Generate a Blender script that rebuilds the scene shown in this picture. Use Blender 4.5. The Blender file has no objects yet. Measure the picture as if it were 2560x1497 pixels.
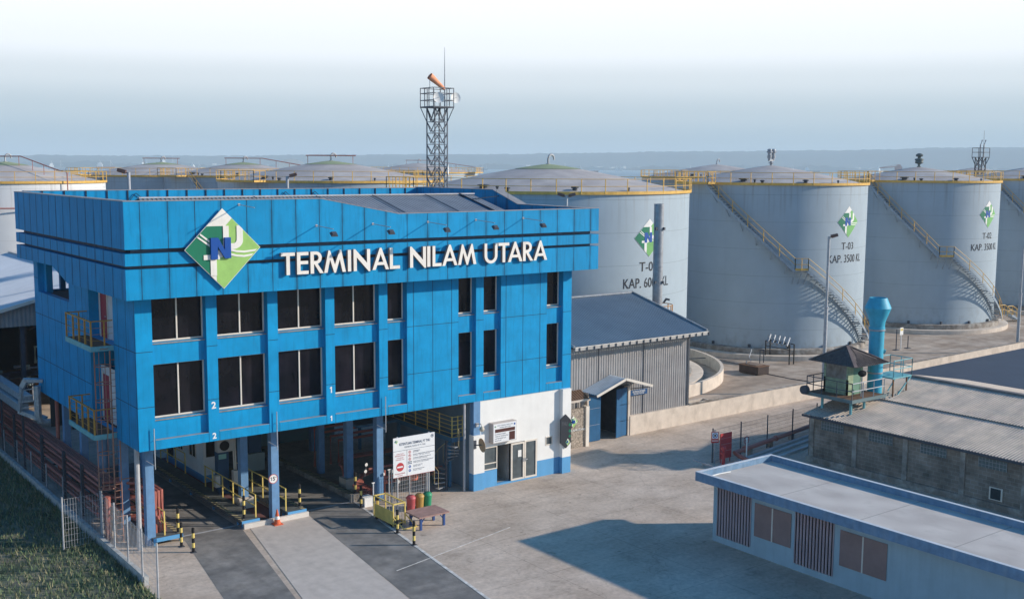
import bpy, bmesh, math, random
from mathutils import Vector, Matrix
random.seed(7)
R_ = math.radians
SC = bpy.context.scene
COL = SC.collection

# ---------------------------------------------------------------- camera
def make_camera():
    f, yaw, pitch, roll = 2767.0, .6485, .1202, .006
    fw = Vector((math.sin(yaw)*math.cos(pitch), math.cos(yaw)*math.cos(pitch), -math.sin(pitch)))
    r = Vector((math.cos(yaw), -math.sin(yaw), 0)); u = r.cross(fw)
    c, s = math.cos(roll), math.sin(roll)
    r2 = r*c+u*s; u2 = u*c-r*s
    cd = bpy.data.cameras.new('camera'); cd.sensor_width = 36; cd.lens = 36*f/2560
    cd.clip_start = .5; cd.clip_end = 40000
    co = bpy.data.objects.new('camera', cd); COL.objects.link(co)
    co.matrix_world = Matrix(((r2.x, u2.x, -fw.x, -15.28), (r2.y, u2.y, -fw.y, -46.56), (r2.z, u2.z, -fw.z, 17.07), (0, 0, 0, 1)))
    SC.camera = co
make_camera()

# ---------------------------------------------------------------- world, sun, exposure
SUN = Vector((2.10, -1.44, 1.0)).normalized()
W = bpy.data.worlds.new('World'); SC.world = W; W.use_nodes = True
wn = W.node_tree; bgn = wn.nodes['Background']
sky = wn.nodes.new('ShaderNodeTexSky'); sky.sky_type = 'NISHITA'; sky.sun_disc = False
sky.sun_elevation = math.asin(SUN.z); sky.sun_rotation = math.atan2(SUN.x, SUN.y)
sky.altitude = 0; sky.air_density = 1.6; sky.dust_density = .6; sky.ozone_density = 6
# thin bright haze veil low over the sea, clear blue sky above it
tc = wn.nodes.new('ShaderNodeTexCoord'); sx = wn.nodes.new('ShaderNodeSeparateXYZ'); wn.links.new(tc.outputs['Generated'], sx.inputs[0])
vr = wn.nodes.new('ShaderNodeValToRGB'); vr.color_ramp.interpolation = 'EASE'; el = vr.color_ramp.elements
el[0].position = 0; el[0].color = (3.3, 4.3, 4.9, 1); el[1].position = .15; el[1].color = (11, 11.2, 11.4, 1)
for p_, c_ in ((.02, (4.2, 5.2, 5.8, 1)), (.045, (5.9, 6.6, 7.0, 1)), (.075, (8.2, 8.6, 8.9, 1)), (.10, (10.3, 10.5, 10.8, 1))):
    e_ = vr.color_ramp.elements.new(p_); e_.color = c_
vf = wn.nodes.new('ShaderNodeValToRGB'); vf.color_ramp.interpolation = 'EASE'; el = vf.color_ramp.elements
el[0].position = 0; el[0].color = (.9, .9, .9, 1); el[1].position = .21; el[1].color = (.0, .0, .0, 1)
e_ = vf.color_ramp.elements.new(.15); e_.color = (.95, .95, .95, 1)
wn.links.new(sx.outputs[2], vr.inputs[0]); wn.links.new(sx.outputs[2], vf.inputs[0])
vm = wn.nodes.new('ShaderNodeMix'); vm.data_type = 'RGBA'; wn.links.new(vf.outputs[0], vm.inputs[0]); tn = wn.nodes.new('ShaderNodeMix'); tn.data_type = 'RGBA'; tn.blend_type = 'MULTIPLY'; tn.inputs[0].default_value = 1; wn.links.new(sky.outputs[0], tn.inputs[6]); tn.inputs[7].default_value = (.36, 1.02, 1.36, 1); wn.links.new(tn.outputs[2], vm.inputs[6]); wn.links.new(vr.outputs[0], vm.inputs[7])
wn.links.new(vm.outputs[2], bgn.inputs[0]); bgn.inputs[1].default_value = .10
sl = bpy.data.lights.new('sun', 'SUN'); sl.energy = 5.0; sl.angle = R_(1.0); sl.color = (1, .88, .74)
so = bpy.data.objects.new('sun', sl); COL.objects.link(so)
so.rotation_euler = (-SUN).to_track_quat('-Z', 'Y').to_euler()
SC.view_settings.view_transform = 'Standard'; SC.view_settings.look = 'None'
SC.view_settings.exposure = .12; SC.view_settings.gamma = 1
SC.render.engine = 'CYCLES'
SC.cycles.max_bounces = 6; SC.cycles.volume_bounces = 1

# ---------------------------------------------------------------- materials
MATS = {}
def mat(name, col, rough=.7, metal=0, noise=.12, nscale=1.2, streak=0, sscale=(3, 3, .25), seam=None, bump=0, bscale=20,
        col2=None, patch=0, pscale=.3, spec=.4, seamcol=None, stain=None, emit=0, cell=None, rustop=None):
    if name in MATS: return MATS[name]
    m = bpy.data.materials.new(name); m.use_nodes = True; nt = m.node_tree; N = nt.nodes; Lk = nt.links
    b = N['Principled BSDF']; b.inputs['Roughness'].default_value = rough; b.inputs['Metallic'].default_value = metal
    b.inputs['Specular IOR Level'].default_value = spec
    geo = N.new('ShaderNodeNewGeometry'); cur = None
    def nz(scale, vec=(1, 1, 1), det=5):
        mp = N.new('ShaderNodeMapping'); mp.inputs['Scale'].default_value = vec; Lk.new(geo.outputs['Position'], mp.inputs[0])
        t = N.new('ShaderNodeTexNoise'); t.inputs['Scale'].default_value = scale; t.inputs['Detail'].default_value = det
        t.inputs['Roughness'].default_value = .6
        Lk.new(mp.outputs[0], t.inputs['Vector']); return t.outputs['Fac']
    def ramp(src, a, b_, lo, hi):
        r = N.new('ShaderNodeMapRange'); r.inputs[1].default_value = a; r.inputs[2].default_value = b_
        r.inputs[3].default_value = lo; r.inputs[4].default_value = hi; Lk.new(src, r.inputs[0]); return r.outputs[0]
    base = N.new('ShaderNodeRGB'); base.outputs[0].default_value = (*col, 1); cur = base.outputs[0]
    def mixc(fac, colr, blend='MIX'):
        nonlocal cur
        mx = N.new('ShaderNodeMix'); mx.data_type = 'RGBA'; mx.blend_type = blend
        Lk.new(fac, mx.inputs[0]); Lk.new(cur, mx.inputs[6]); mx.inputs[7].default_value = (*colr, 1); cur = mx.outputs[2]
    if col2 is not None: mixc(ramp(nz(pscale), .42, .62, 0, patch or 1), col2)
    if noise:
        f = ramp(nz(nscale), .3, .7, 1-noise, 1+noise)
        mx = N.new('ShaderNodeMix'); mx.data_type = 'RGBA'; mx.blend_type = 'MULTIPLY'; mx.inputs[0].default_value = 1
        cb = N.new('ShaderNodeCombineColor')
        for i in range(3): Lk.new(f, cb.inputs[i])
        Lk.new(cur, mx.inputs[6]); Lk.new(cb.outputs[0], mx.inputs[7]); cur = mx.outputs[2]
    if streak: mixc(ramp(nz(1, sscale), .5, .78, 0, streak), stain or tuple(c*.35 for c in col))
    def math_(op, a, b=None):
        q = N.new('ShaderNodeMath'); q.operation = op
        for i, v in enumerate((a, b)):
            if v is None: continue
            if isinstance(v, (int, float)): q.inputs[i].default_value = v
            else: Lk.new(v, q.inputs[i])
        return q.outputs[0]
    if cell:      # separate sheets: each with its own fading, grime along the joints
        sp = N.new('ShaderNodeSeparateXYZ'); Lk.new(geo.outputs['Position'], sp.inputs[0]); sn = N.new('ShaderNodeSeparateXYZ'); Lk.new(geo.outputs['Normal'], sn.inputs[0])
        fx = math_('GREATER_THAN', math_('ABSOLUTE', sn.outputs[0]), .5)
        ux = math_('DIVIDE', math_('ADD', sp.outputs[0], 117-cell[0]), 1.17); uy = math_('DIVIDE', math_('ADD', sp.outputs[1], 119-cell[1]), 1.19)
        u_ = math_('ADD', math_('MULTIPLY', ux, math_('SUBTRACT', 1, fx)), math_('MULTIPLY', uy, fx))
        wn_ = N.new('ShaderNodeTexWhiteNoise'); wn_.noise_dimensions = '2D'; cv = N.new('ShaderNodeCombineXYZ'); Lk.new(math_('FLOOR', u_), cv.inputs[0]); Lk.new(math_('FLOOR', math_('DIVIDE', sp.outputs[2], 13.45)), cv.inputs[1]); Lk.new(cv.outputs[0], wn_.inputs['Vector'])
        mixc(math_('MULTIPLY', wn_.outputs['Value'], .22), tuple(c*.55 for c in col))
        ed = math_('ABSOLUTE', math_('SUBTRACT', math_('FRACT', u_), .5))
        gr = math_('MULTIPLY', ramp(ed, .36, .5, 0, 1), ramp(nz(1.6, (1, 1, .5)), .35, .65, .0, .85))
        mixc(gr, tuple(c*.38 for c in col))
    if rustop:
        sp = N.new('ShaderNodeSeparateXYZ'); Lk.new(geo.outputs['Position'], sp.inputs[0])
        mixc(math_('MULTIPLY', ramp(sp.outputs[2], rustop[0], rustop[1], 0, 1), ramp(nz(1, (3.5, 3.5, .16)), .52, .68, 0, .40)), (.20, .17, .15))
        mixc(math_('MULTIPLY', ramp(sp.outputs[2], 3.2, 1.0, 0, 1), ramp(nz(1, (1.6, 1.6, 1)), .48, .66, 0, .5)), (.22, .24, .25))
    if seam:      # (axis, period, width, strength)
        for ax, per, wd, st, off in seam:
            sp = N.new('ShaderNodeSeparateXYZ'); Lk.new(geo.outputs['Position'], sp.inputs[0])
            a = N.new('ShaderNodeMath'); a.operation = 'ADD'; Lk.new(sp.outputs[ax], a.inputs[0]); a.inputs[1].default_value = 1000*per-off
            q = N.new('ShaderNodeMath'); q.operation = 'MODULO'; Lk.new(a.outputs[0], q.inputs[0]); q.inputs[1].default_value = per
            l = N.new('ShaderNodeMath'); l.operation = 'LESS_THAN'; Lk.new(q.outputs[0], l.inputs[0]); l.inputs[1].default_value = wd
            s2 = N.new('ShaderNodeMath'); s2.operation = 'MULTIPLY'; Lk.new(l.outputs[0], s2.inputs[0]); s2.inputs[1].default_value = st
            mixc(s2.outputs[0], seamcol or tuple(c*.25 for c in col))
    Lk.new(cur, b.inputs['Base Color'])
    if bump:
        bp = N.new('ShaderNodeBump'); bp.inputs['Strength'].default_value = bump; bp.inputs['Distance'].default_value = .02
        Lk.new(nz(bscale), bp.inputs['Height']); Lk.new(bp.outputs[0], b.inputs['Normal'])
    if emit:
        Lk.new(cur, b.inputs['Emission Color']); b.inputs['Emission Strength'].default_value = emit
    MATS[name] = m; return m

blue = mat('blue_cladding', (.001, .275, .565), rough=.62, noise=.14, nscale=.9, streak=.4, sscale=(5, 5, .5), stain=(.004, .09, .19), spec=.18)
blue_f = mat('blue_fascia_sheet', (.001, .275, .565), rough=.62, noise=.10, nscale=.9, streak=.45, sscale=(6, 6, .6), stain=(.004, .09, .19), spec=.18, cell=(.02, .65))
blue_d = mat('blue_paint', (.012, .17, .43), rough=.6, noise=.15, streak=.3)
seamm = mat('panel_joint', (.008, .03, .06), rough=.9, noise=0)
groovem = mat('groove_board', (.10, .12, .15), rough=.9, noise=.3, nscale=3)
capm = mat('weathered_capping', (.30, .30, .31), rough=.6, noise=.2, streak=.4, sscale=(2, 2, 2))
glassd = mat('dark_window_glass', (.004, .005, .008), rough=.10, noise=.5, nscale=.8, spec=.22, col2=(.014, .012, .018), pscale=.45, streak=.6, sscale=(2.0, 2.0, .25), stain=(.026, .024, .03))  # patches and pale streaks imitate interior reflections and curtains, painted into the colour
frame = mat('cream_window_frame', (.72, .66, .58), rough=.5, noise=.1)
sillm = mat('dusty_sill', (.30, .25, .21), rough=.8, noise=.3, nscale=4)
whitep = mat('white_paint', (.78, .78, .76), rough=.7, noise=.05, streak=.12, sscale=(4, 4, .4), stain=(.5, .48, .44))
lettw = mat('letter_white', (.82, .78, .72), rough=.5, noise=.06, streak=.35, sscale=(6, 6, 2), stain=(.5, .42, .33))
letts = mat('letter_side', (.30, .24, .21), rough=.6, noise=.1)
greyroof = mat('grey_roof_sheet', (.32, .33, .35), rough=.5, noise=.14, streak=.3, sscale=(.6, 4, .6), spec=.4)
boilroof = mat('blue_grey_roof_sheet', (.19, .245, .30), rough=.45, noise=.1, nscale=.6, streak=.2, sscale=(4, .3, .3), spec=.4)
boilwall = mat('grey_wall_sheet', (.33, .32, .32), rough=.5, noise=.12, streak=.4, sscale=(4, 4, .3), stain=(.2, .17, .15))
whiteroof = mat('pale_roof_sheet', (.55, .60, .66), rough=.55, noise=.08, nscale=.4, streak=.25, sscale=(.3, 2, 2), stain=(.3, .34, .38))
tankp = mat('tank_paint', (.35, .425, .485), rough=.55, noise=.05, nscale=.5, streak=.22, sscale=(1.3, 1.3, .07), stain=(.25, .31, .38), seam=((2, 2.42, .03, .45, .1),), spec=.3, rustop=(11.5, 15.4))
tankw = mat('tank_white_paint', (.68, .70, .72), rough=.55, noise=.05, nscale=.5, streak=.25, sscale=(1.3, 1.3, .07), stain=(.45, .47, .48), seam=((2, 2.42, .03, .3, .1),), spec=.3, rustop=(11.5, 15.2))
tankroof = mat('tank_roof_paint', (.44, .41, .40), rough=.8, noise=.1, nscale=.5, col2=(.50, .47, .45), pscale=.25, spec=.2)
roofmoss = mat('green_roof_patch', (.30, .36, .22), rough=.9, noise=.1)
yellow = mat('yellow_rail_paint', (.66, .40, .09), rough=.5, noise=.15, nscale=3, streak=.3, sscale=(8, 8, 4), stain=(.35, .16, .05))
yellow2 = mat('faded_yellow_paint', (.72, .55, .16), rough=.6, noise=.15, nscale=3)
ochre = mat('ochre_rail_paint', (.50, .26, .05), rough=.6, noise=.2, nscale=4)
stairm = mat('galvanised_stair', (.28, .34, .40), rough=.5, noise=.2, nscale=3)
conc = mat('concrete', (.62, .54, .46), rough=.9, noise=.12, nscale=1.5, streak=.5, sscale=(1.2, 1.2, .5), stain=(.26, .21, .17), bump=.3)
concd = mat('dirty_concrete', (.22, .19, .165), rough=.95, noise=.3, nscale=2, col2=(.36, .34, .31), pscale=1.3, bump=.4)
redp = mat('red_pipe_paint', (.42, .14, .11), rough=.5, noise=.2, nscale=3, streak=.3, sscale=(3, 3, 3), stain=(.16, .05, .04))
redd = mat('red_door_paint', (.30, .012, .03), rough=.5, noise=.1)
redb = mat('bright_red_paint', (.48, .05, .055), rough=.5, noise=.1)
steel = mat('grey_steel', (.32, .34, .37), rough=.45, metal=.3, noise=.2, nscale=3)
steeld = mat('dark_steel', (.055, .065, .085), rough=.6, noise=.2, nscale=3)
galv = mat('galvanised_steel', (.42, .43, .45), rough=.6, metal=0, noise=.15, nscale=4)
silver = mat('silver_insulation', (.42, .48, .52), rough=.42, metal=.4, noise=.25, nscale=6, bump=.5, bscale=8)
black = mat('black_rubber', (.012, .012, .014), rough=.8, noise=.2)
rust = mat('rusty_steel', (.16, .085, .05), rough=.9, noise=.35, nscale=4)
teal = mat('turquoise_paint', (.035, .38, .55), rough=.55, noise=.15, nscale=2, streak=.35, sscale=(4, 4, .5), stain=(.03, .17, .24))
teald = mat('teal_rail_paint', (.16, .42, .46), rough=.6, noise=.2, nscale=4)
guardp = mat('pale_green_boards', (.30, .38, .25), rough=.8, noise=.25, nscale=3, streak=.4, sscale=(5, 5, 1), stain=(.14, .15, .10), seam=((2, .24, .02, .7, 0),))
guardr = mat('brown_sheet_roof', (.115, .095, .09), rough=.8, noise=.35, nscale=5)
asb = mat('fibre_cement_roof', (.60, .51, .43), rough=.85, noise=.12, nscale=1.2, streak=.5, sscale=(.3, 3.2, .3), stain=(.22, .19, .17), col2=(.43, .385, .345), pscale=.5)
darkroof = mat('slate_blue_roof', (.065, .08, .11), rough=.6, noise=.12, nscale=.5, seam=((1, .26, .06, .5, 0),))
greenp = mat('green_paint', (.0, .17, .09), rough=.5, noise=.08)
limep = mat('light_green_paint', (.30, .53, .14), rough=.5, noise=.08, nscale=3)
nblue = mat('royal_blue_paint', (.0, .07, .34), rough=.45, noise=.06)
blacktxt = mat('black_lettering', (.02, .02, .025), rough=.7, noise=0)
orange = mat('faded_orange_cloth', (.85, .36, .20), rough=.9, noise=.15)
bluewall = mat('wall_blue_paint', (.10, .33, .60), rough=.7, noise=.06, streak=.2)
pebble = mat('pebble_dash', (.32, .27, .22), rough=.95, noise=.7, nscale=9, bump=1, bscale=14)
brickm = None
fastex = mat('pale_flat_roof', (.60, .56, .52), rough=.95, noise=.12, nscale=1.4, col2=(.48, .44, .41), pscale=.7, bump=.4, streak=.5, sscale=(.8, .35, 1), stain=(.30, .27, .25), seam=((1, 4.1, .05, .5, 0),))
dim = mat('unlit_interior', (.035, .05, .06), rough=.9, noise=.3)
wood = mat('worn_table_top', (.36, .22, .19), rough=.7, noise=.2, nscale=3, seam=((1, .16, .015, .7, 0),))

def ground_mat():
    m = bpy.data.materials.new('yard_concrete'); m.use_nodes = True; nt = m.node_tree; N = nt.nodes; L = nt.links
    b = N['Principled BSDF']; b.inputs['Roughness'].default_value = .92; b.inputs['Specular IOR Level'].default_value = .2
    geo = N.new('ShaderNodeNewGeometry')
    def noise(sc, vec=(1, 1, 1), d=6, rt=.6):
        mp = N.new('ShaderNodeMapping'); mp.inputs['Scale'].default_value = vec; L.new(geo.outputs['Position'], mp.inputs[0])
        t = N.new('ShaderNodeTexNoise'); t.inputs['Scale'].default_value = sc; t.inputs['Detail'].default_value = d; t.inputs['Roughness'].default_value = rt
        L.new(mp.outputs[0], t.inputs['Vector']); return t.outputs['Fac']
    r1 = N.new('ShaderNodeValToRGB'); e = r1.color_ramp.elements
    e[0].position = .35; e[0].color = (.47, .38, .305, 1); e[1].position = .66; e[1].color = (.63, .53, .445, 1)
    L.new(noise(.22, d=8), r1.inputs[0]); cur = r1.outputs[0]
    def mul(src, a, b_, lo, hi):
        nonlocal cur
        mr = N.new('ShaderNodeMapRange'); mr.inputs[1].default_value = a; mr.inputs[2].default_value = b_; mr.inputs[3].default_value = lo; mr.inputs[4].default_value = hi
        L.new(src, mr.inputs[0]); cb = N.new('ShaderNodeCombineColor')
        for i in range(3): L.new(mr.outputs[0], cb.inputs[i])
        mx = N.new('ShaderNodeMix'); mx.data_type = 'RGBA'; mx.blend_type = 'MULTIPLY'; mx.inputs[0].default_value = 1
        L.new(cur, mx.inputs[6]); L.new(cb.outputs[0], mx.inputs[7]); cur = mx.outputs[2]
    mul(noise(.8, (.6, 1.5, 1)), .35, .68, 1.05, .86)     # tyre-track streaks along the road
    mul(noise(5, d=4), .3, .7, .86, 1.12)
    mul(noise(.5, d=9, rt=.8), .52, .72, 1, .66)
    vo = N.new('ShaderNodeTexVoronoi'); vo.feature = 'DISTANCE_TO_EDGE'; vo.inputs['Scale'].default_value = .16      # wandering cracks
    ds = N.new('ShaderNodeTexNoise'); ds.inputs['Scale'].default_value = .6; ds.inputs['Detail'].default_value = 6; L.new(geo.outputs['Position'], ds.inputs['Vector'])
    va = N.new('ShaderNodeVectorMath'); va.operation = 'MULTIPLY_ADD'; L.new(ds.outputs['Color'], va.inputs[0]); va.inputs[1].default_value = (3, 3, 0); L.new(geo.outputs['Position'], va.inputs[2]); L.new(va.outputs[0], vo.inputs['Vector'])
    mul(vo.outputs['Distance'], .001, .006, .84, 1)
    mul(noise(1.7, d=3), .66, .74, 1, .55)       # oil and water stains
    sp = N.new('ShaderNodeSeparateXYZ'); L.new(geo.outputs['Position'], sp.inputs[0])
    for ax, per in ((0, 5.2), (1, 4.6)):          # cast joints between the concrete bays
        q = N.new('ShaderNodeMath'); q.operation = 'ADD'; L.new(sp.outputs[ax], q.inputs[0]); q.inputs[1].default_value = 1000.7
        q2 = N.new('ShaderNodeMath'); q2.operation = 'MODULO'; L.new(q.outputs[0], q2.inputs[0]); q2.inputs[1].default_value = per
        q3 = N.new('ShaderNodeMath'); q3.operation = 'LESS_THAN'; L.new(q2.outputs[0], q3.inputs[0]); q3.inputs[1].default_value = .035
        mul(q3.outputs[0], 0, 1, 1, .72)
    L.new(cur, b.inputs['Base Color'])
    bp = N.new('ShaderNodeBump'); bp.inputs['Strength'].default_value = .25; bp.inputs['Distance'].default_value = .02
    L.new(noise(9), bp.inputs['Height']); L.new(bp.outputs[0], b.inputs['Normal'])
    return m
def block_mat():
    m = bpy.data.materials.new('concrete_block_wall'); m.use_nodes = True; nt = m.node_tree; N = nt.nodes; L = nt.links
    b = N['Principled BSDF']; b.inputs['Roughness'].default_value = .95
    geo = N.new('ShaderNodeNewGeometry'); sp = N.new('ShaderNodeSeparateXYZ'); cb = N.new('ShaderNodeCombineXYZ')
    L.new(geo.outputs['Position'], sp.inputs[0]); ad = N.new('ShaderNodeMath'); ad.operation = 'ADD'
    L.new(sp.outputs[0], ad.inputs[0]); L.new(sp.outputs[1], ad.inputs[1]); L.new(ad.outputs[0], cb.inputs[0]); L.new(sp.outputs[2], cb.inputs[1])
    br = N.new('ShaderNodeTexBrick'); L.new(cb.outputs[0], br.inputs['Vector']); br.inputs['Scale'].default_value = 1
    br.inputs['Brick Width'].default_value = .42; br.inputs['Row Height'].default_value = .205; br.inputs['Mortar Size'].default_value = .012
    br.inputs['Color1'].default_value = (.19, .16, .135, 1); br.inputs['Color2'].default_value = (.25, .21, .175, 1); br.inputs['Mortar'].default_value = (.28, .26, .24, 1)
    nz = N.new('ShaderNodeTexNoise'); nz.inputs['Scale'].default_value = 1.1; nz.inputs['Detail'].default_value = 6; L.new(geo.outputs['Position'], nz.inputs['Vector'])
    mr = N.new('ShaderNodeMapRange'); mr.inputs[1].default_value = .35; mr.inputs[2].default_value = .7; mr.inputs[3].default_value = .65; mr.inputs[4].default_value = 1.35; L.new(nz.outputs[0], mr.inputs[0])
    c3 = N.new('ShaderNodeCombineColor')
    for i in range(3): L.new(mr.outputs[0], c3.inputs[i])
    mx = N.new('ShaderNodeMix'); mx.data_type = 'RGBA'; mx.blend_type = 'MULTIPLY'; mx.inputs[0].default_value = 1
    L.new(br.outputs[0], mx.inputs[6]); L.new(c3.outputs[0], mx.inputs[7]); L.new(mx.outputs[2], b.inputs['Base Color'])
    return m
brickm = block_mat()

# ---------------------------------------------------------------- mesh builder
def tagp(o, label=None, cat=None, group=None, kind=None):
    if label: o['label'] = label
    if cat: o['category'] = cat
    if group: o['group'] = group
    if kind: o['kind'] = kind
    return o
def thing(name, label, cat, loc=(0, 0, 0), group=None):
    o = bpy.data.objects.new(name, None); COL.objects.link(o); o.location = loc; o.empty_display_size = .3
    o['_base'] = tuple(loc)
    return tagp(o, label, cat, group)
def base_of(o):
    while o is not None:
        if '_base' in o: return Vector(o['_base'])
        o = o.parent
    return Vector((0, 0, 0))
def link(me, name, parent, mats, smooth=False, label=None):
    o = bpy.data.objects.new(name, me); COL.objects.link(o)
    if parent is not None: o.parent = parent
    for m in mats: me.materials.append(m)
    if smooth:
        for p in me.polygons: p.use_smooth = True
    if label: o['label'] = label
    return o
class MB:
    def __init__(s): s.v = []; s.f = []; s.m = []
    def add(s, vs, fs, m=0):
        n = len(s.v); s.v += [tuple(v) for v in vs]
        for f in fs: s.f.append(tuple(i+n for i in f)); s.m.append(m)
        return s
    def box(s, x0, y0, z0, x1, y1, z1, m=0):
        vs = [(x, y, z) for z in (z0, z1) for y in (y0, y1) for x in (x0, x1)]
        return s.add(vs, [(0, 2, 3, 1), (4, 5, 7, 6), (0, 1, 5, 4), (2, 6, 7, 3), (0, 4, 6, 2), (1, 3, 7, 5)], m)
    def obox(s, p, q, w, h, m=0, up=(0, 0, 1)):   # bar from p to q with section w x h
        p = Vector(p); q = Vector(q); d = (q-p).normalized(); up = Vector(up)
        if abs(d.dot(up)) > .98: up = Vector((0, 1, 0))
        a = d.cross(up).normalized()*w/2; b = a.cross(d).normalized()*h/2
        vs = [p-a-b, p+a-b, p+a+b, p-a+b, q-a-b, q+a-b, q+a+b, q-a+b]
        return s.add(vs, [(0, 1, 2, 3), (7, 6, 5, 4), (0, 4, 5, 1), (1, 5, 6, 2), (2, 6, 7, 3), (3, 7, 4, 0)], m)
    def tube(s, pts, r, n=8, m=0, cap=True, closed=False):
        pts = [Vector(p) for p in pts]; k = len(pts); rings = []
        ref = Vector((0, 0, 1))
        for i, p in enumerate(pts):
            a = pts[(i-1) % k] if (i or closed) else p; b = pts[(i+1) % k] if (i < k-1 or closed) else p
            d = (b-a).normalized()
            rf = ref if abs(d.dot(ref)) < .95 else Vector((1, 0, 0))
            u = d.cross(rf).normalized(); w = d.cross(u).normalized()
            rr = r[i] if isinstance(r, (list, tuple)) else r
            rings.append([p+(u*math.cos(t)+w*math.sin(t))*rr for t in [2*math.pi*j/n for j in range(n)]])
        vs = [v for g in rings for v in g]; fs = []
        for i in range(k if closed else k-1):
            i2 = (i+1) % k
            for j in range(n): j2 = (j+1) % n; fs.append((i*n+j, i*n+j2, i2*n+j2, i2*n+j))
        if cap and not closed: fs.append(tuple(range(n))[::-1]); fs.append(tuple((k-1)*n+j for j in range(n)))
        return s.add(vs, fs, m)
    def lathe(s, c, prof, n=32, m=0, a0=0, a1=2*math.pi, cap=True):   # prof [(r,z)]
        full = abs(a1-a0-2*math.pi) < 1e-6; k = n if full else n+1
        vs = [(c[0]+r*math.cos(a0+(a1-a0)*j/n), c[1]+r*math.sin(a0+(a1-a0)*j/n), c[2]+z) for r, z in prof for j in range(k)]
        fs = []
        for i in range(len(prof)-1):
            for j in range(n):
                j2 = (j+1) % k; fs.append((i*k+j, i*k+j2, (i+1)*k+j2, (i+1)*k+j))
        if cap and full:
            if prof[0][0] > 1e-4: fs.append(tuple(range(k))[::-1])
            if prof[-1][0] > 1e-4: fs.append(tuple((len(prof)-1)*k+j for j in range(k)))
        return s.add(vs, fs, m)
    def prism(s, poly, o, u, v, t, m=0):     # poly 2D (a,b) -> o + a*u + b*v, extruded by vector t
        o, u, v, t = map(Vector, (o, u, v, t)); n = len(poly)
        A = [o+u*a+v*b for a, b in poly]; B = [p+t for p in A]
        fs = [tuple(range(n)), tuple(range(2*n-1, n-1, -1))]+[(i, i+n, (i+1) % n+n, (i+1) % n) for i in range(n)]
        return s.add(A+B, fs, m)
    def corr(s, o, u, v, pitch=.25, amp=.03, m=0, thick=0):   # sheet spanning u and v, ribs run along v
        o, u, v = map(Vector, (o, u, v)); nn = u.cross(v).normalized(); L = u.length; k = max(2, int(round(L/pitch)))
        prof = []
        for i in range(k):
            for a, h in ((0, 0), (.35, 0), (.5, 1), (.85, 1)): prof.append(((i+a)/k, h))
        prof.append((1, 0)); vs = []
        for t, h in prof:
            p = o+u*t+nn*amp*h; vs += [p, p+v]
        fs = [(2*i, 2*i+2, 2*i+3, 2*i+1) for i in range(len(prof)-1)]
        return s.add(vs, fs, m)
    def build(s, name, mats, parent=None, smooth=False, label=None, fix=True):
        if not isinstance(mats, (list, tuple)): mats = [mats]
        b = base_of(parent)
        me = bpy.data.meshes.new(name)
        me.from_pydata([(x-b.x, y-b.y, z-b.z) for x, y, z in s.v], [], s.f); 
        for i, p in enumerate(me.polygons): p.material_index = min(s.m[i], len(mats)-1)
        if fix:
            bm = bmesh.new(); bm.from_mesh(me); bmesh.ops.recalc_face_normals(bm, faces=bm.faces); bm.to_mesh(me); bm.free()
        me.update()
        o = link(me, name, parent, mats, False, label)
        if smooth:
            for p in me.polygons: p.use_smooth = True
            try: me.set_sharp_from_angle(angle=R_(38))
            except Exception: pass
        return o
def struct(o): o['kind'] = 'structure'; return o

def shape2d(polys, depth, res=1):
    """closed 2D outlines (holes by even-odd) -> mesh verts, faces in the XY plane, extruded to z 0..depth"""
    cu = bpy.data.curves.new('outline', 'CURVE'); cu.dimensions = '2D'; cu.fill_mode = 'BOTH'; cu.extrude = depth/2
    for pl in polys:
        sp = cu.splines.new('POLY'); sp.points.add(len(pl)-1)
        for i, (x, y) in enumerate(pl): sp.points[i].co = (x, y, 0, 1)
        sp.use_cyclic_u = True
    return curve_mesh(cu, depth)
def curve_mesh(cu, depth):
    o = bpy.data.objects.new('outline', cu); COL.objects.link(o)
    dg = bpy.context.evaluated_depsgraph_get(); dg.update()
    me = bpy.data.meshes.new_from_object(o.evaluated_get(dg)); bpy.data.objects.remove(o); bpy.data.curves.remove(cu)
    vs = [(v.co.x, v.co.y, v.co.z+depth/2) for v in me.vertices]; fs = [tuple(p.vertices) for p in me.polygons]
    bpy.data.meshes.remove(me); return vs, fs
def text2d(txt, depth, size=1, width=None, align='CENTER', bold=0):
    cu = bpy.data.curves.new('text', 'FONT'); cu.body = txt; cu.size = size; cu.align_x = align; cu.extrude = depth/2
    cu.resolution_u = 3; cu.offset = bold
    vs, fs = curve_mesh(cu, depth)
    if not vs: return vs, fs
    xs = [v[0] for v in vs]; ys = [v[1] for v in vs]; w = max(xs)-min(xs)
    if width:
        k = width/w; cx = (max(xs)+min(xs))/2 if align == 'CENTER' else min(xs)
        vs = [((x-cx)*k, y, z) for x, y, z in vs]
    return vs, fs
def place(mb, vf, o, u, v, n, m=0):
    o, u, v, n = map(Vector, (o, u, v, n)); vs, fs = vf
    mb.add([o+u*x+v*y+n*z for x, y, z in vs], fs, m); return mb
def copy_tree(root, loc=None, rotz=None, label=None, group=None, name=None):
    c = root.copy(); COL.objects.link(c)
    if loc is not None: c.location = loc
    if rotz is not None: c.rotation_euler = (0, 0, rotz)
    if label: c['label'] = label
    if group: c['group'] = group
    def rec(a, b):
        for ch in list(a.children):
            d = ch.copy(); COL.objects.link(d); d.parent = b; rec(ch, d)
    rec(root, c); return c

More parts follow.
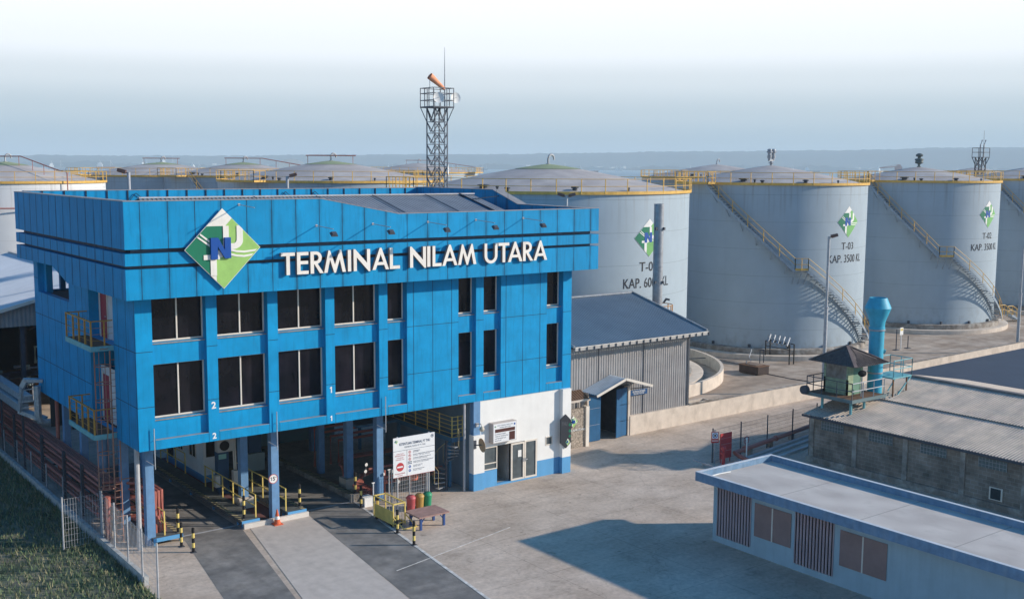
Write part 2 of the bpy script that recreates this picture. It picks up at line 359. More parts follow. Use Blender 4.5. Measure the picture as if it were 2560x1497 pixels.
# ================================================================ SETTING
g = MB(); g.add([(-400, -160, 0), (420, -160, 0), (420, 330, 0), (-400, 330, 0)], [(0, 1, 2, 3)])
struct(g.build('ground', ground_mat(), fix=False))
yb = mat('stained_yard', (.33, .26, .205), rough=.95, noise=.22, nscale=.9, col2=(.47, .395, .33), pscale=.22, bump=.4, streak=.7, sscale=(.14, .9, 1), stain=(.17, .13, .105))
g = MB(); g.add([(38.4, 4.6, .004), (125, 6.6, .004), (125, 60, .004), (25, 60, .004), (25, 16, .004), (38.4, 11, .004)], [(0, 1, 2, 3, 4, 5)]); struct(g.build('tank_yard', yb, fix=False))
seam_ = bpy.data.materials.new('sea_water'); seam_.use_nodes = True
_b = seam_.node_tree.nodes['Principled BSDF']; _b.inputs['Base Color'].default_value = (.10, .20, .26, 1); _b.inputs['Roughness'].default_value = .35
_t = seam_.node_tree.nodes.new('ShaderNodeTexNoise'); _t.inputs['Scale'].default_value = .05; _t.inputs['Detail'].default_value = 8
_g = seam_.node_tree.nodes.new('ShaderNodeNewGeometry'); seam_.node_tree.links.new(_g.outputs['Position'], _t.inputs['Vector'])
_p = seam_.node_tree.nodes.new('ShaderNodeBump'); _p.inputs['Strength'].default_value = .5; _p.inputs['Distance'].default_value = 2
seam_.node_tree.links.new(_t.outputs[0], _p.inputs['Height']); seam_.node_tree.links.new(_p.outputs[0], _b.inputs['Normal'])
g = MB(); g.add([(-14000, -1500, -1.6), (14000, -1500, -1.6), (14000, 14000, -1.6), (-14000, 14000, -1.6)], [(0, 1, 2, 3)])
struct(g.build('sea', seam_, fix=False))
rj = random.Random(21)
def hills(name, dist, a0, a1, hfun, depth, m):
    g = MB(); n = 520; vs = []
    for i in range(n+1):
        a = R_(a0+(a1-a0)*i/n)      # angle from +Y toward +X
        h = hfun(i/n)+rj.random()*5; dx, dy = math.sin(a), math.cos(a)
        for k, hh in ((0, 0), (depth*.3, h*.75), (depth*.6, h), (depth, h*.6)):
            vs.append((-15+dx*(dist+k), -46+dy*(dist+k), -1.5+hh))
    fs = [(i*4+k, (i+1)*4+k, (i+1)*4+k+1, i*4+k+1) for i in range(n) for k in range(3)]
    g.add(vs, fs); return struct(g.build(name, m, smooth=True, fix=False))
landm = mat('wooded_hill', (.02, .06, .075), rough=1, noise=.5, nscale=.004, spec=.1)
def hf(t):
    r = math.sin(t*37)*3+math.sin(t*91+1)*2+math.sin(t*210)*1.2+math.sin(t*11)*4
    return 50+r*.7+145*(t-.19)
hills('far_hills', 6200, -5, 85, hf, 900, landm)
hills('near_woods', 5200, -5, 85, lambda t: 12+rj.random()*9+math.sin(t*140)*4+math.sin(t*33)*5, 300, landm)

am = mat('worn_asphalt', (.17, .165, .16), rough=.95, noise=.25, nscale=1.4, col2=(.26, .245, .23), pscale=.5, bump=.4, streak=.4, sscale=(1.8, .25, 1), stain=(.09, .09, .09))
g = MB(); g.add([(2.3, 16, .004), (5.12, 16, .004), (5.12, 1.2, .004), (.7, -22, .004), (-1.6, -22, .004), (2.35, 1.2, .004)], [(0, 1, 2, 5), (5, 2, 3, 4)])
g.add([(8.55, 16, .004), (11.44, 16, .004), (11.44, 1.9, .004), (8.1, -22, .004), (5.5, -22, .004), (8.6, 1.2, .004)], [(0, 1, 2, 5), (5, 2, 3, 4)]); struct(g.build('road', am, fix=False))
# lane markings and trench lines in front of the loading bays
g = MB()
for p, q in (((1.5, 1.95), (5.3, 2.0)), ((8.6, 2.05), (11.6, 2.1))): g.box(p[0], p[1]-.04, .009, q[0], q[1]+.04, .014)
struct(g.build('trench_line', galv))
g = MB(); g.obox((8.2, -7.6, .008), (15.5, -5.9, .008), .05, .006); g.obox((11.5, 1.9, .01), (8.2, -22, .01), .14, .012)
struct(g.build('painted_line', mat('worn_line_paint', (.62, .60, .57), rough=.8, noise=.3, nscale=3)))
g = MB(); g.add([(5.5, 1.3, .012), (8.6, 1.3, .012), (5.4, -22, .012), (.75, -22, .012)], [(0, 1, 2, 3)])
struct(g.build('concrete_slab', mat('pale_concrete', (.54, .48, .43), rough=.9, noise=.1, nscale=2, streak=.2, sscale=(2, .5, 1)), fix=False))

# ================================================================ TERMINAL BUILDING
BLD = thing('terminal_building', 'large blue panelled building on columns with the white terminal name across its front', 'building', (12, 8, 0))
ZB, ZF = 4.78, 11.45
bays = [(.72, 3.12, 2), (3.62, 6.03, 2), (6.53, 8.96, 2), (9.44, 11.87, 2), (12.35, 13.47, 1), (16.56, 17.67, 1), (18.15, 19.28, 1), (22.39, 23.54, 1)]
w = MB()
xs = [0]+[v for b in bays for v in b[:2]]+[24.15]
for i in range(0, len(xs), 2):
    w.box(xs[i], 0, ZB, xs[i+1], .5, ZF+.3)
for a, b, k in bays:
    w.box(a, 0, ZB, b, .5, 5.2)
    w.box(a, .2, 5.2, b, .5, 6.08); w.box(a, .2, 8.47, b, .5, 9.42)
    w.box(a, .5, ZB, b, .52, ZF+.3, 1)
    w.box(a+.01, .002-.004, 5.19, b-.01, .2, 5.203, 2)
# joints on the front
def vseam(x, z0, z1): w.box(x-.012, -.004, z0, x+.012, .003, z1, 1)
def hseam(x0, x1, z): w.box(x0, -.004, z-.012, x1, .003, z+.012, 1)
for x in (13.85, 14.99, 16.14, 19.61, 20.75, 21.92): vseam(x, ZB, ZF)
for i in range(0, len(xs), 2):
    for z in (6.68, 9.08): hseam(xs[i], xs[i+1], z)
for a, b, k in bays:
    for x in (a, b): w.box(x-.008, -.003, ZB, x+.008, .003, 5.2, 1)
# left side wall x=0
def side(y0, y1, z0, z1): w.box(0, y0, z0, .3, y1, z1)
side(.5, 2.95, ZB, 12.2); side(6.5, 9.7, ZB, 12.2); side(9.7, 15.4, ZB, 10.27); side(15.4, 16.2, ZB, 12.6); w.box(.3, 14.9, 10.2, .62, 15.4, 12.2)
side(2.95, 6.5, ZB, 5.02); side(2.95, 6.5, 8.75, 9.0)
w.prism([(9.7, 12.6), (9.7, 11.25), (9.95, 11.2), (12.7, 12.0), (15.4, 12.0), (15.4, 12.6)], (0, 0, 0), (0, 1, 0), (0, 0, 1), (.3, 0, 0))
for y in [0.12, 1.2, 2.3]+[7.55, 8.6]: w.box(-.004, y-.012, ZB, .003, y+.012, 12, 1)
for y in (10.0, 11.2, 12.4, 13.6, 14.8): w.box(-.004, y-.012, ZB, .003, y+.012, 10.27, 1)
for z in (6.68, 9.08):
    for y0, y1 in ((0, 2.95), (6.5, 16.2)): w.box(-.004, y0, z-.014, .003, y1, z+.014, 1)
w.box(-.004, 15.4, 10.98, .003, 16.2, 11.0, 1)
# right and rear walls, soffit, core
w.box(23.85, .5, ZB, 24.15, 16.2, 12.2); w.box(.3, 15.9, ZB, 5.4, 16.2, 10.27); w.box(5.4, 15.9, ZB, 23.85, 16.2, 12.2)
w.box(1.28, 15.9, 10.27, 1.55, 16.2, 12.2); w.box(2.9, 15.9, 10.27, 3.2, 16.2, 12.2)
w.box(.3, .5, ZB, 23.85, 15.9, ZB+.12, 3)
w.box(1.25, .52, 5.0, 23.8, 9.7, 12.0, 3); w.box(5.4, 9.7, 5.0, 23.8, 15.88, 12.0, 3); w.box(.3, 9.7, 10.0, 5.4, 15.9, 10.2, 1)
w.box(.3, 6.5, 5.0, 1.25, 9.65, 12.0, 0); w.box(.3, .52, 5.0, 1.25, 2.93, 12.0, 0)
w.box(.3, 2.95, 8.75, 1.25, 6.5, 9.0, 0)
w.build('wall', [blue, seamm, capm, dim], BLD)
# fascia bands
fs_ = MB()
X0, X1, Y0, Y1 = -.64, 25.19, -.995, 16.9
def ring(z0, z1, ins, m=0, leftpoly=None, t=0, zr=None):
    zr = zr or z0
    fs_.box(X0+ins, Y0+ins, z0, X1-ins, -.001 if z1 < 13.5 else -.65, z1, m)
    fs_.box(24.2, -.001, z0, X1-ins, Y1-ins, z1, m)
    fs_.box(X0+ins, 16.25, zr, 24.2, Y1-ins, z1, m)
    if leftpoly is None: fs_.box(X0+ins, -.001, z0, -.002, 16.25, z1, m)
ring(11.45+0, 12.72, 0, 0, leftpoly=1, zr=12.0)
fs_.prism([(-.001, 11.45), (7.5, 11.45), (10.1, 12.08), (16.25, 12.0), (16.25, 12.72), (-.001, 12.72)], (X0, 0, 0), (0, 1, 0), (0, 0, 1), (-X0-.002, 0, 0))
ring(12.72, 12.87, .33, 1); ring(12.87, 13.37, 0); ring(13.37, 13.55, .33, 1)
fs_.prism([(X0, 13.55), (X1, 13.55), (X1, 14.78), (12.4, 14.75), (8.3, 15.52), (X0, 15.52)], (0, Y0, 0), (1, 0, 0), (0, 0, 1), (0, .35, 0))
fs_.prism([(-.645, 13.55), (Y1, 13.55), (Y1, 15.6), (8.0, 15.6), (5.5, 14.8), (-.645, 14.78)], (24.55, 0, 0), (0, 1, 0), (0, 0, 1), (.64, 0, 0))
fs_.box(X0, -.645, 13.55, X0+.4, Y1, 15.52); fs_.box(X0+.4, 16.55, 13.55, 24.55, Y1, 15.56)
# capping
fs_.prism([(X1+.02, 14.78), (X1+.02, 14.81), (12.4, 14.78), (8.3, 15.55), (X0-.02, 15.55), (X0-.02, 15.52), (8.3, 15.52), (12.4, 14.75)], (0, Y0-.02, 0), (1, 0, 0), (0, 0, 1), (0, .39, 0), 2)
fs_.prism([(-.62, 14.78), (5.5, 14.8), (8.0, 15.6), (Y1, 15.6), (Y1, 15.63), (8.0, 15.63), (5.5, 14.83), (-.62, 14.81)], (24.53, 0, 0), (0, 1, 0), (0, 0, 1), (.68, 0, 0), 2)
fs_.box(X0-.02, -.62, 15.52, X0+.42, Y1+.02, 15.55, 2); fs_.box(X0+.42, 16.53, 15.56, 24.53, Y1+.02, 15.59, 2)
# fascia joints: front, left, inner rear, inner right
def fz(x, z0, z1): fs_.box(x-.012, Y0-.004, z0, x+.012, Y0+.002, z1, 3)
x = .02; k = 0
while x < 25.1:
    top = 15.52 if x < 8.3 else (15.52-(x-8.3)*.188 if x < 12.4 else 14.76)
    fz(x, 11.45, 12.72); fz(x, 12.87, 13.37); fz(x, 13.55, top); x += 1.17
y = -.55+1.2
while y < 16.6:
    zb = 11.45 if y < 7.5 else (11.45+(y-7.5)*.24 if y < 10.1 else 12.05)
    for z0, z1 in ((zb, 12.72), (12.87, 13.37), (13.55, 15.52)): fs_.box(X0-.004, y-.012, z0, X0+.002, y+.012, z1, 3)
    y += 1.19
for i in range(21):
    x = .7+i*1.145; fs_.box(x-.035, 16.50, 13.55, x+.035, 16.55, 15.56, 3)
for i in range(14): y = .6+i*1.17; fs_.box(24.545, y-.012, 13.55, 24.551, y+.012, 14.8 if y < 6 else 15.6, 3)
fs_.box(X0+.4, -.645, 13.40, 24.55, 16.55, 13.5, 3)
for x in (5.2, 14.4, 16.4):     # raking struts behind the rear parapet
    fs_.obox((x, 16.48, 14.8), (x+.5, 16.45, 15.4), .03, .03, 3); fs_.obox((x+1.0, 16.48, 15.0), (x+.52, 16.45, 15.4), .03, .03, 3)
fs_.build('fascia', [blue_f, groovem, capm, seamm], BLD)
# roof sheet
rf = MB()
rf.corr((3, 8.0, 15.36), (18.9, 0, 0), (0, -8.0, -1.98), .22, .03); rf.corr((3, 8.0, 15.36), (18.9, 0, 0), (0, 7.9, -1.7), .22, -.03)
rf.corr((22.15, 8.0, 15.33), (.95, 0, 0), (0, -8.0, -1.98), .22, .03); rf.corr((22.15, 8.0, 15.33), (.95, 0, 0), (0, 7.9, -1.7), .22, -.03)
rf.obox((22.03, 8, 15.42), (22.03, 0, 13.44), .10, .08, 1); rf.box(3, 7.85, 15.36, 23.1, 8.15, 15.43, 2)
for x in (9.0, 12.6, 16.1, 19.6): rf.obox((x, 8, 15.425), (x+.0, 0, 13.445), .03, .02, 1)
rf.obox((22.3, 7.0, 15.1), (24.5, 7.3, 15.25), .05, .05, 1)
rf.build('roof', [greyroof, seamm, galv], BLD)
# windows
for a, b, k in bays:
    for z0, z1 in ((6.1, 8.46), (9.44, 11.5)):
        f = MB(); t = .06
        f.box(a, .40, z0, b, .46, z0+t); f.box(a, .40, z1-t*.6, b, .46, z1); f.box(a, .40, z0+t, a+.035, .46, z1-t*.6); f.box(b-t, .40, z0+t, b, .46, z1-t*.6)
        if k == 2: c = (a+b)/2+.02; f.box(c-t/2, .385, z0+t, c+t/2, .46, z1-t*.6)
        wo = f.build('window', frame, BLD)
        p = MB(); p.box(a+.035, .44, z0+t, b-t, .455, z1-t*.6); p.build('pane', glassd, wo)
        s = MB(); s.prism([(.15, z0-.055), (.44, z0), (.44, z0-.03), (.15, z0-.085)], (a+.005, 0, 0), (0, 1, 0), (0, 0, 1), (b-a-.01, 0, 0)); s.build('sill', sillm, wo)
DIG1 = [(-.02, 0), (-.02, .72), (-.20, .66), (-.20, .80), (.02, 1), (.17, 1), (.17, 0)]
# numbers painted on the columns between windows
for t, x, z, h in (('2', 3.37, 6.27, .30), ('2', 3.37, 4.9, .26), ('1', 9.2, 6.27, .30), ('1', 9.2, 4.9, .26)):
    n = MB(); place(n, text2d(t, .006, h*1.4, bold=.012) if t == '2' else shape2d([[(p*h, q*h) for p, q in DIG1]], .006), (x, -.001, z), (1, 0, 0), (0, 0, 1), (0, -1, 0))
    n.build('number', whitep, BLD)
# columns
for i, (x, y) in enumerate(((.95, 1.8), (7.0, 1.8), (12.72, 1.65), (6.6, 4.5), (12.55, 4.5), (3.2, 9.0), (12.6, 7.8), (3.2, 12.6), (3.2, 15.6), (8.8, 12.5), (14.5, 12.5), (.8, 4.7), (.8, 8.1), (.8, 11.0), (.8, 14.1))):
    c = MB(); s = .19 if i < 5 else .17; z0 = .0
    if i in (3, 4): c.box(x-.38, y-.38, 0, x+.38, y+.38, .55, 1); z0 = .55
    c.box(x-s, y-s, z0, x+s, y+s, ZB, 0); 
    c.build('column', [mat('column_blue', (.13, .27, .47), rough=.65, noise=.12, nscale=3, streak=.3, stain=(.05, .10, .18)), conc], BLD)
for x in (.3,): 
    d = MB(); d.tube([(x, 1.3, 0), (x, 1.3, ZB)], .11, 10); d.build('downpipe', galv, BLD)
for x, y in ((17.1, .25),):
    d = MB(); d.tube([(x, y, 0), (x, y, ZB)], .07, 10); d.build('downpipe', galv, BLD)
for x in (.62, 6.33, 12.13):
    d = MB(); d.tube([(x, -.12, 3.95), (x, -.12, 5.75)], .022, 6); d.obox((x, -.12, 4.1), (x-.2, .4, 4.25), .02, .02); d.obox((x, -.12, 5.2), (x, .01, 5.2), .02, .02); d.build('drain_spout', galv, BLD)
# door recesses and balconies on the left side
for zf in (9.0, 5.02):
    b = MB(); b.box(.46, 2.95, zf, .5, 6.5, zf+2.6); rec = b.build('recess_wall', mat('recess_plaster', (.55, .56, .58), rough=.8), BLD)
    b = MB(); b.box(.41, 5.2, zf, .455, 6.05, zf+2.2); dd = b.build('door', redd, BLD)
    b = MB(); b.box(.37, 5.26, zf+1.0, .41, 5.36, zf+1.05); b.build('handle', galv, dd)
    b = MB(); b.box(.40, 6.07, zf, .455, 6.2, zf+2.3); b.box(.42, 5.1, zf, .455, 5.18, zf+2.3); b.build('door_frame', frame, dd)
    sl_ = MB(); sl_.box(-.98, 3.0, zf-.12, 0, 6.9, zf+.0, 0); sl_.box(-1.0, 2.98, zf-.2, -.94, 6.92, zf+.03, 1); sl_.box(-.94, 2.98, zf-.2, 0, 3.03, zf+.03, 1)
    bal = sl_.build('balcony', [rust, teald], BLD)
    r = MB()
    ys_ = [3.05, 3.95, 4.85, 5.75, 6.85]
    for yy in ys_: r.box(-.98, yy-.035, zf, -.91, yy+.035, zf+1.12)
    r.box(-.985, 3.0, zf+1.12, -.905, 6.9, zf+1.17)
    for yy in (3.05, 6.85): r.box(-.905, yy-.03, zf+1.12, 0, yy+.03, zf+1.17); r.box(-.4, yy-.03, zf, -.34, yy+.03, zf+1.12)
    for h in (.28, .56, .84):
        r.tube([(-.945, 3.05, zf+h), (-.945, 6.85, zf+h)], .009, 5); 
        for yy in (3.05, 6.85): r.tube([(-.945, yy, zf+h), (0, yy, zf+h)], .009, 5)
    r.build('railing', ochre, bal)

# ---------- ground-floor office at the right end
o = MB()
def wallx(x0, x1, z0, z1, m=0, y0=0., y1=.2): o.box(x0, y0, z0, x1, y1, z1, m)
HB = .92
# openings: window 18.2-19.1 (z .95-2.2), opening 19.12-20.0 (0.1-2.2), doors 20.0-21.8, small window 22.42-22.92 (1.7-2.2)
wallx(17.95, 24.15, 2.2, ZB, 0, .05, .25); wallx(17.95, 18.2, HB, 2.2, 0, .05, .25); wallx(21.85, 22.42, HB, 2.2, 0, .05, .25)
wallx(22.92, 24.15, HB, 2.2, 0, .05, .25); wallx(22.42, 22.92, HB, 1.68, 0, .05, .25)
wallx(17.95, 19.1, 0, HB, 1, .05, .25); wallx(21.85, 24.15, 0, HB, 1, .05, .25); wallx(19.1, 21.85, 0, .1, 1, .05, .25)
wallx(17.53, 17.95, 2.98, ZB, 2, .0, .3); wallx(17.45, 18.15, HB, 2.98, 0, -.12, .3); wallx(17.45, 18.15, 0, HB, 1, -.12, .3)
wallx(23.42, 24.03, HB, ZB, 0, -.22, .05); wallx(23.42, 24.03, 0, HB, 1, -.22, .05)
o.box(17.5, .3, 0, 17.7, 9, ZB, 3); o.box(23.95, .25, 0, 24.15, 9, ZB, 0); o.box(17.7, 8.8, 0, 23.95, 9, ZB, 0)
o.box(17.7, .25, .02, 23.95, 8.8, .1, 4); o.box(20.0, .26, .1, 20.06, 3, 2.6, 4)
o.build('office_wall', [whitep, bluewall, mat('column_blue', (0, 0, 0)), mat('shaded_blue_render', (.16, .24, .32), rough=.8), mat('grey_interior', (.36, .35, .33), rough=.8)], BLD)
def winf(name, x0, x1, z0, z1, bars=(), hb=(), t=.05, m=frame, y=.06, glassm=None):
    f = MB(); f.box(x0, y-.03, z0, x1, y+.05, z0+t); f.box(x0, y-.03, z1-t, x1, y+.05, z1); f.box(x0, y-.03, z0+t, x0+t, y+.05, z1-t); f.box(x1-t, y-.03, z0+t, x1, y+.05, z1-t)
    for b in bars: f.box(b-t/2, y-.02, z0+t, b+t/2, y+.05, z1-t)
    for b in hb: f.box(x0+t, y-.02, b-t/2, x1-t, y+.05, b+t/2)
    wo = f.build(name, m, BLD)
    p = MB(); p.box(x0+t, y+.02, z0+t, x1-t, y+.03, z1-t); p.build('pane', glassm or glassg, wo); return wo
glassg = mat('grey_glass', (.09, .11, .12), rough=.12, noise=.3, nscale=1.5)
winf('office_window', 18.2, 19.1, .95, 2.2, hb=(1.3,)); winf('office_window', 22.42, 22.92, 1.7, 2.2)
winf('glass_door', 20.04, 20.94, .1, 2.16, t=.09); winf('glass_door', 20.96, 21.82, .1, 2.2, t=.09)
b = MB(); b.box(20.86, .0, 1.05, 20.9, .03, 1.25); b.box(21.0, .0, 1.05, 21.04, .03, 1.25); b.box(21.04, 0, 1.14, 21.16, .02, 1.17); b.build('door_handle', galv, BLD)
b = MB(); b.box(20.52, .05, 1.35, 20.75, .078, 1.72); b.build('notice_paper', whitep, BLD)

# ================================================================ SIGNS ON THE FRONT
def arc(cx, cy, rx, ry, a, b, n=10): return [(cx+rx*math.cos(R_(a+(b-a)*i/n)), cy+ry*math.sin(R_(a+(b-a)*i/n))) for i in range(n+1)]
GL = {
 'T': (.68, [[(0, 1), (.68, 1), (.68, .85), (.43, .85), (.43, 0), (.26, 0), (.26, .85), (0, .85)]]),
 'E': (.57, [[(0, 0), (0, 1), (.57, 1), (.57, .85), (.17, .85), (.17, .6), (.55, .6), (.55, .45), (.17, .45), (.17, .15), (.57, .15), (.57, 0)]]),
 'I': (.19, [[(0, 0), (0, 1), (.17, 1), (.17, 0)]]),
 'L': (.58, [[(0, 0), (0, 1), (.17, 1), (.17, .15), (.56, .15), (.56, 0)]]),
 'N': (.90, [[(0, 0), (0, 1.02), (.09, 1.02), (.73, .36), (.73, 1), (.90, 1), (.90, -.04), (.82, -.04), (.17, .64), (.17, 0)]]),
 'M': (1.12, [[(0, 0), (.23, 1.02), (.31, 1.02), (.56, .36), (.81, 1.02), (.89, 1.02), (1.12, 0), (.95, 0), (.81, .60), (.60, -.02), (.52, -.02), (.31, .60), (.17, 0)]]),
 'A': (.90, [[(0, 0), (.40, 1.03), (.50, 1.03), (.90, 0), (.73, 0), (.64, .22), (.26, .22), (.17, 0)], [(.31, .36), (.59, .36), (.45, .73)]]),
 'U': (.80, [[(0, 1), (0, .38)]+arc(.4, .38, .4, .40, 180, 360, 14)[1:]+[(.80, 1), (.64, 1)]+arc(.4, .38, .24, .25, 360, 180, 12)+[(.16, 1)]]),
 'R': (.66, [[(0, 0), (0, 1), (.28, 1)]+arc(.28, .715, .29, .285, 88, -75, 10)+[(.66, 0), (.47, 0), (.20, .42), (.17, .42), (.17, 0)], [(.17, .57), (.17, .86), (.27, .86)]+arc(.27, .715, .14, .145, 85, -85, 8)+[(.27, .57)]]),
}
LET = [('T', 6.18, 6.86), ('E', 6.96, 7.53), ('R', 7.63, 8.29), ('M', 8.31, 9.43), ('I', 9.54, 9.73), ('N', 9.84, 10.72), ('A', 10.84, 11.74), ('L', 11.79, 12.37), ('N', 12.92, 13.83), ('I', 13.9, 14.1), ('L', 14.21, 14.75), ('A', 14.78, 15.68), ('M', 15.72, 16.83), ('U', 17.34, 18.15), ('T', 18.21, 18.9), ('A', 18.82, 19.76), ('R', 19.8, 20.47), ('A', 20.5, 21.41)]
NAME = thing('name_sign', 'raised white letters reading TERMINAL NILAM UTARA on the blue fascia', 'sign', (13.8, -1.0, 12.15))
for c, a, b in LET:
    wd, pl = GL[c]; k = (b-a)/wd
    l = MB(); vs, fs = shape2d([[(x*k, y) for x, y in p] for p in pl], .16)
    l.add([(a+x, -1.04-z, 12.15+y*1.0) for x, y, z in vs], fs, 0)
    ob = l.build('letter', [lettw, letts], NAME)
    for p in ob.data.polygons:
        if abs(p.normal.y) < .5: p.material_index = 1

# the diamond emblem; outline points measured on a 1474-px view, converted to -1..1
def LP(x, y): return ((x-672)/664., (745-y)/705.)
LG = {}
LG['base'] = [[LP(670, 40), LP(1338, 735), LP(690, 1450), LP(8, 765)]]
LG['base'] = [[(0, 1), (1, 0), (0, -1), (-1, 0)]]
LG['dark'] = [[(-.985, -.0), (-.42, .565), (0, .565), (0, .1), (-.28, -.22), (-.345, -.22), (-.345, -.64)]]
LG['lime'] = [[(.245, .75), (.985, 0), (.0, -.985), (-.185, -.80), (-.185, -.25), (0, -.2), (.16, .1), (.16, .55), (.06, .55)]]
LG['uwhite'] = [[(.36, .565), (.435, .565), (.525, .475), (.525, .20)]+arc(.25, .20, .275, .22, 0, -100, 10)+[(.15, -.01), (.15, .13)]+arc(.25, .21, .105, .085, -100, 0, 8)+[(.36, .3)]]
LG['iwhite'] = [[(.0, .565), (.15, .565), (.15, .25), (.0, .25)]]
LG['twhite'] = [[(-.52, -.14), (-.1, -.14), (-.1, -.26), (-.185, -.26), (-.185, -.66), (-.345, -.66), (-.345, -.26), (-.52, -.26)], ]
LG['s1'] = [[(-.585, .39), (-.36, .22), (-.36, .16), (-.61, .36)]]
LG['s2'] = [[(-.655, .32), (-.36, .12), (-.36, .06), (-.675, .29)]]
def band(y0, y1, x1): return [[(.17, y0), (.35, y0-.05), (.55, y0-.07), (x1, y0-.04), (x1-.05, y0-.09), (.55, y0-.12), (.35, y0-.10), (.17, y1)]]
LG['s3'] = band(.0, -.055, .90); LG['s4'] = band(-.11, -.165, .80)
LG['n'] = [[(-.345, .28), (-.15, .28), (.02, -.03), (.02, .28), (.18, .28), (.18, -.235), (.02, -.235), (-.17, .07), (-.17, -.25), (-.345, -.25)]]
ORDER = [('base', 0, .0, .05), ('dark', 1, .05, .006), ('lime', 2, .05, .006), ('uwhite', 0, .056, .03), ('iwhite', 0, .056, .03), ('twhite', 0, .056, .03), ('s1', 0, .056, .02), ('s2', 0, .056, .02), ('s3', 0, .056, .02), ('s4', 0, .056, .02), ('n', 3, .056, .12)]
LNAME = {'base': 'white_panel', 'dark': 'dark_green_field', 'lime': 'light_green_field', 'uwhite': 'white_hook', 'iwhite': 'white_stem', 'twhite': 'white_cross', 's1': 'white_stripe', 's2': 'white_stripe', 's3': 'white_stripe', 's4': 'white_stripe', 'n': 'blue_letter'}
LMATS = [mat('emblem_white', (.80, .78, .72), rough=.5, noise=.05, streak=.25, sscale=(5, 5, 1), stain=(.5, .44, .36)), greenp, limep, nblue]
def emblem(mb, o, u, v, n, hx, hy, ts=1.0):
    for key, mi, z, t in ORDER:
        vs, fs = shape2d([[(x*hx, y*hy) for x, y in p] for p in LG[key]], t*ts)
        place(mb, ([(x, y, zz+z*ts) for x, y, zz in vs], fs), o, u, v, n, mi)
EMB = thing('diamond_emblem_sign', 'large green and white diamond emblem with blue N on the blue fascia', 'sign', (3.52, -1.0, 11.7))
for key, mi, z, t in ORDER:
    vs, fs = shape2d([[(x*1.71, y*1.73) for x, y in p] for p in LG[key]], t)
    l = MB(); place(l, ([(x, y, zz+z) for x, y, zz in vs], fs), (3.52, -1.10, 13.45), (1, 0, 0), (0, 0, 1), (0, -1, 0)); l.build(LNAME[key], LMATS[mi], EMB)
l = MB(); l.box(3.0, -1.10, 13.9, 3.9, -.99, 14.0); l.box(3.0, -1.10, 12.9, 3.9, -.99, 13.0) if False else None
l.box(3.0, -1.10, 12.2, 3.9, -.998, 12.3); l.build('bracket', steeld, EMB)

# arm floodlights over the name
def floodarm(x, z, first, label, lamp=True):
    t = thing('arm_floodlight', label, 'floodlight', (x, -.995, z), 'arm floodlights over the name sign')
    a = MB(); a.tube([(x, -.99, z), (x, -2.6, z-.08)], .018, 6); a.box(x-.05, -1.01, z-.05, x+.05, -.996, z+.05); a.build('arm', galv, t)
    if lamp:
        hd = MB(); c = Vector((x, -2.68, z-.28)); u = Vector((1, 0, 0)); n = Vector((0, .62, -.78)).normalized(); v = u.cross(n)
        vs = []
        for s, d in ((.11, -.05), (.17, .06)):
            for sx, sy in ((-1, -1), (1, -1), (1, 1), (-1, 1)): vs.append(c+u*s*sx+v*s*.8*sy+n*d)
        hd.add(vs, [(0, 1, 2, 3), (7, 6, 5, 4), (0, 4, 5, 1), (1, 5, 6, 2), (2, 6, 7, 3), (3, 7, 4, 0)])
        h = hd.build('lamp_head', steeld, t)
        gl = MB(); gl.add([c+u*.14*sx+v*.11*sy+n*.063 for sx, sy in ((-1, -1), (1, -1), (1, 1), (-1, 1))], [(0, 1, 2, 3)]); gl.build('lens', mat('lamp_glass', (.5, .47, .42), rough=.2), h)
floodarm(4.35, 15.32, 1, 'bare floodlight arm without lamp above the diamond emblem', False)
for x, z, l in ((8.06, 14.31, 'arm floodlight above the letters ERM, leftmost with a lamp'), (11.0, 14.31, 'arm floodlight above the gap after TERMINAL'), (14.08, 14.32, 'arm floodlight above the letters LA of NILAM'), (16.94, 14.35, 'arm floodlight above the letter U of UTARA'), (19.95, 14.37, 'arm floodlight above the final letters RA, rightmost of the row')):
    floodarm(x, z, 0, l)

# ================================================================ STORAGE TANKS
def phi_pt(c, R, deg, z): a = R_(deg); return (c[0]+R*math.cos(a), c[1]+R*math.sin(a), z)
def on_cyl(vf, c, R, deg, z, off):
    """wrap flat x,y shape on the shell: x runs with increasing angle seen from outside (left to right)"""
    vs, fs = vf; a0 = R_(deg); out = []
    for x, y, zz in vs:
        a = a0+x/R; r = R+off+zz; out.append((c[0]+r*math.cos(a), c[1]+r*math.sin(a), z+y))
    return out, fs
def sub_shape(polys, depth, step=.25):
    vs, fs = shape2d(polys, depth)
    bm = bmesh.new(); bv = [bm.verts.new(v) for v in vs]
    for f in fs:
        try: bm.faces.new([bv[i] for i in f])
        except ValueError: pass
    xs = [v[0] for v in vs]; x = min(xs)+step
    while x < max(xs):
        bmesh.ops.bisect_plane(bm, geom=bm.verts[:]+bm.edges[:]+bm.faces[:], plane_co=(x, 0, 0), plane_no=(1, 0, 0)); x += step
    bm.verts.index_update(); out = [tuple(v.co) for v in bm.verts], [tuple(v.index for v in f.verts) for f in bm.faces]
    bm.free(); return out
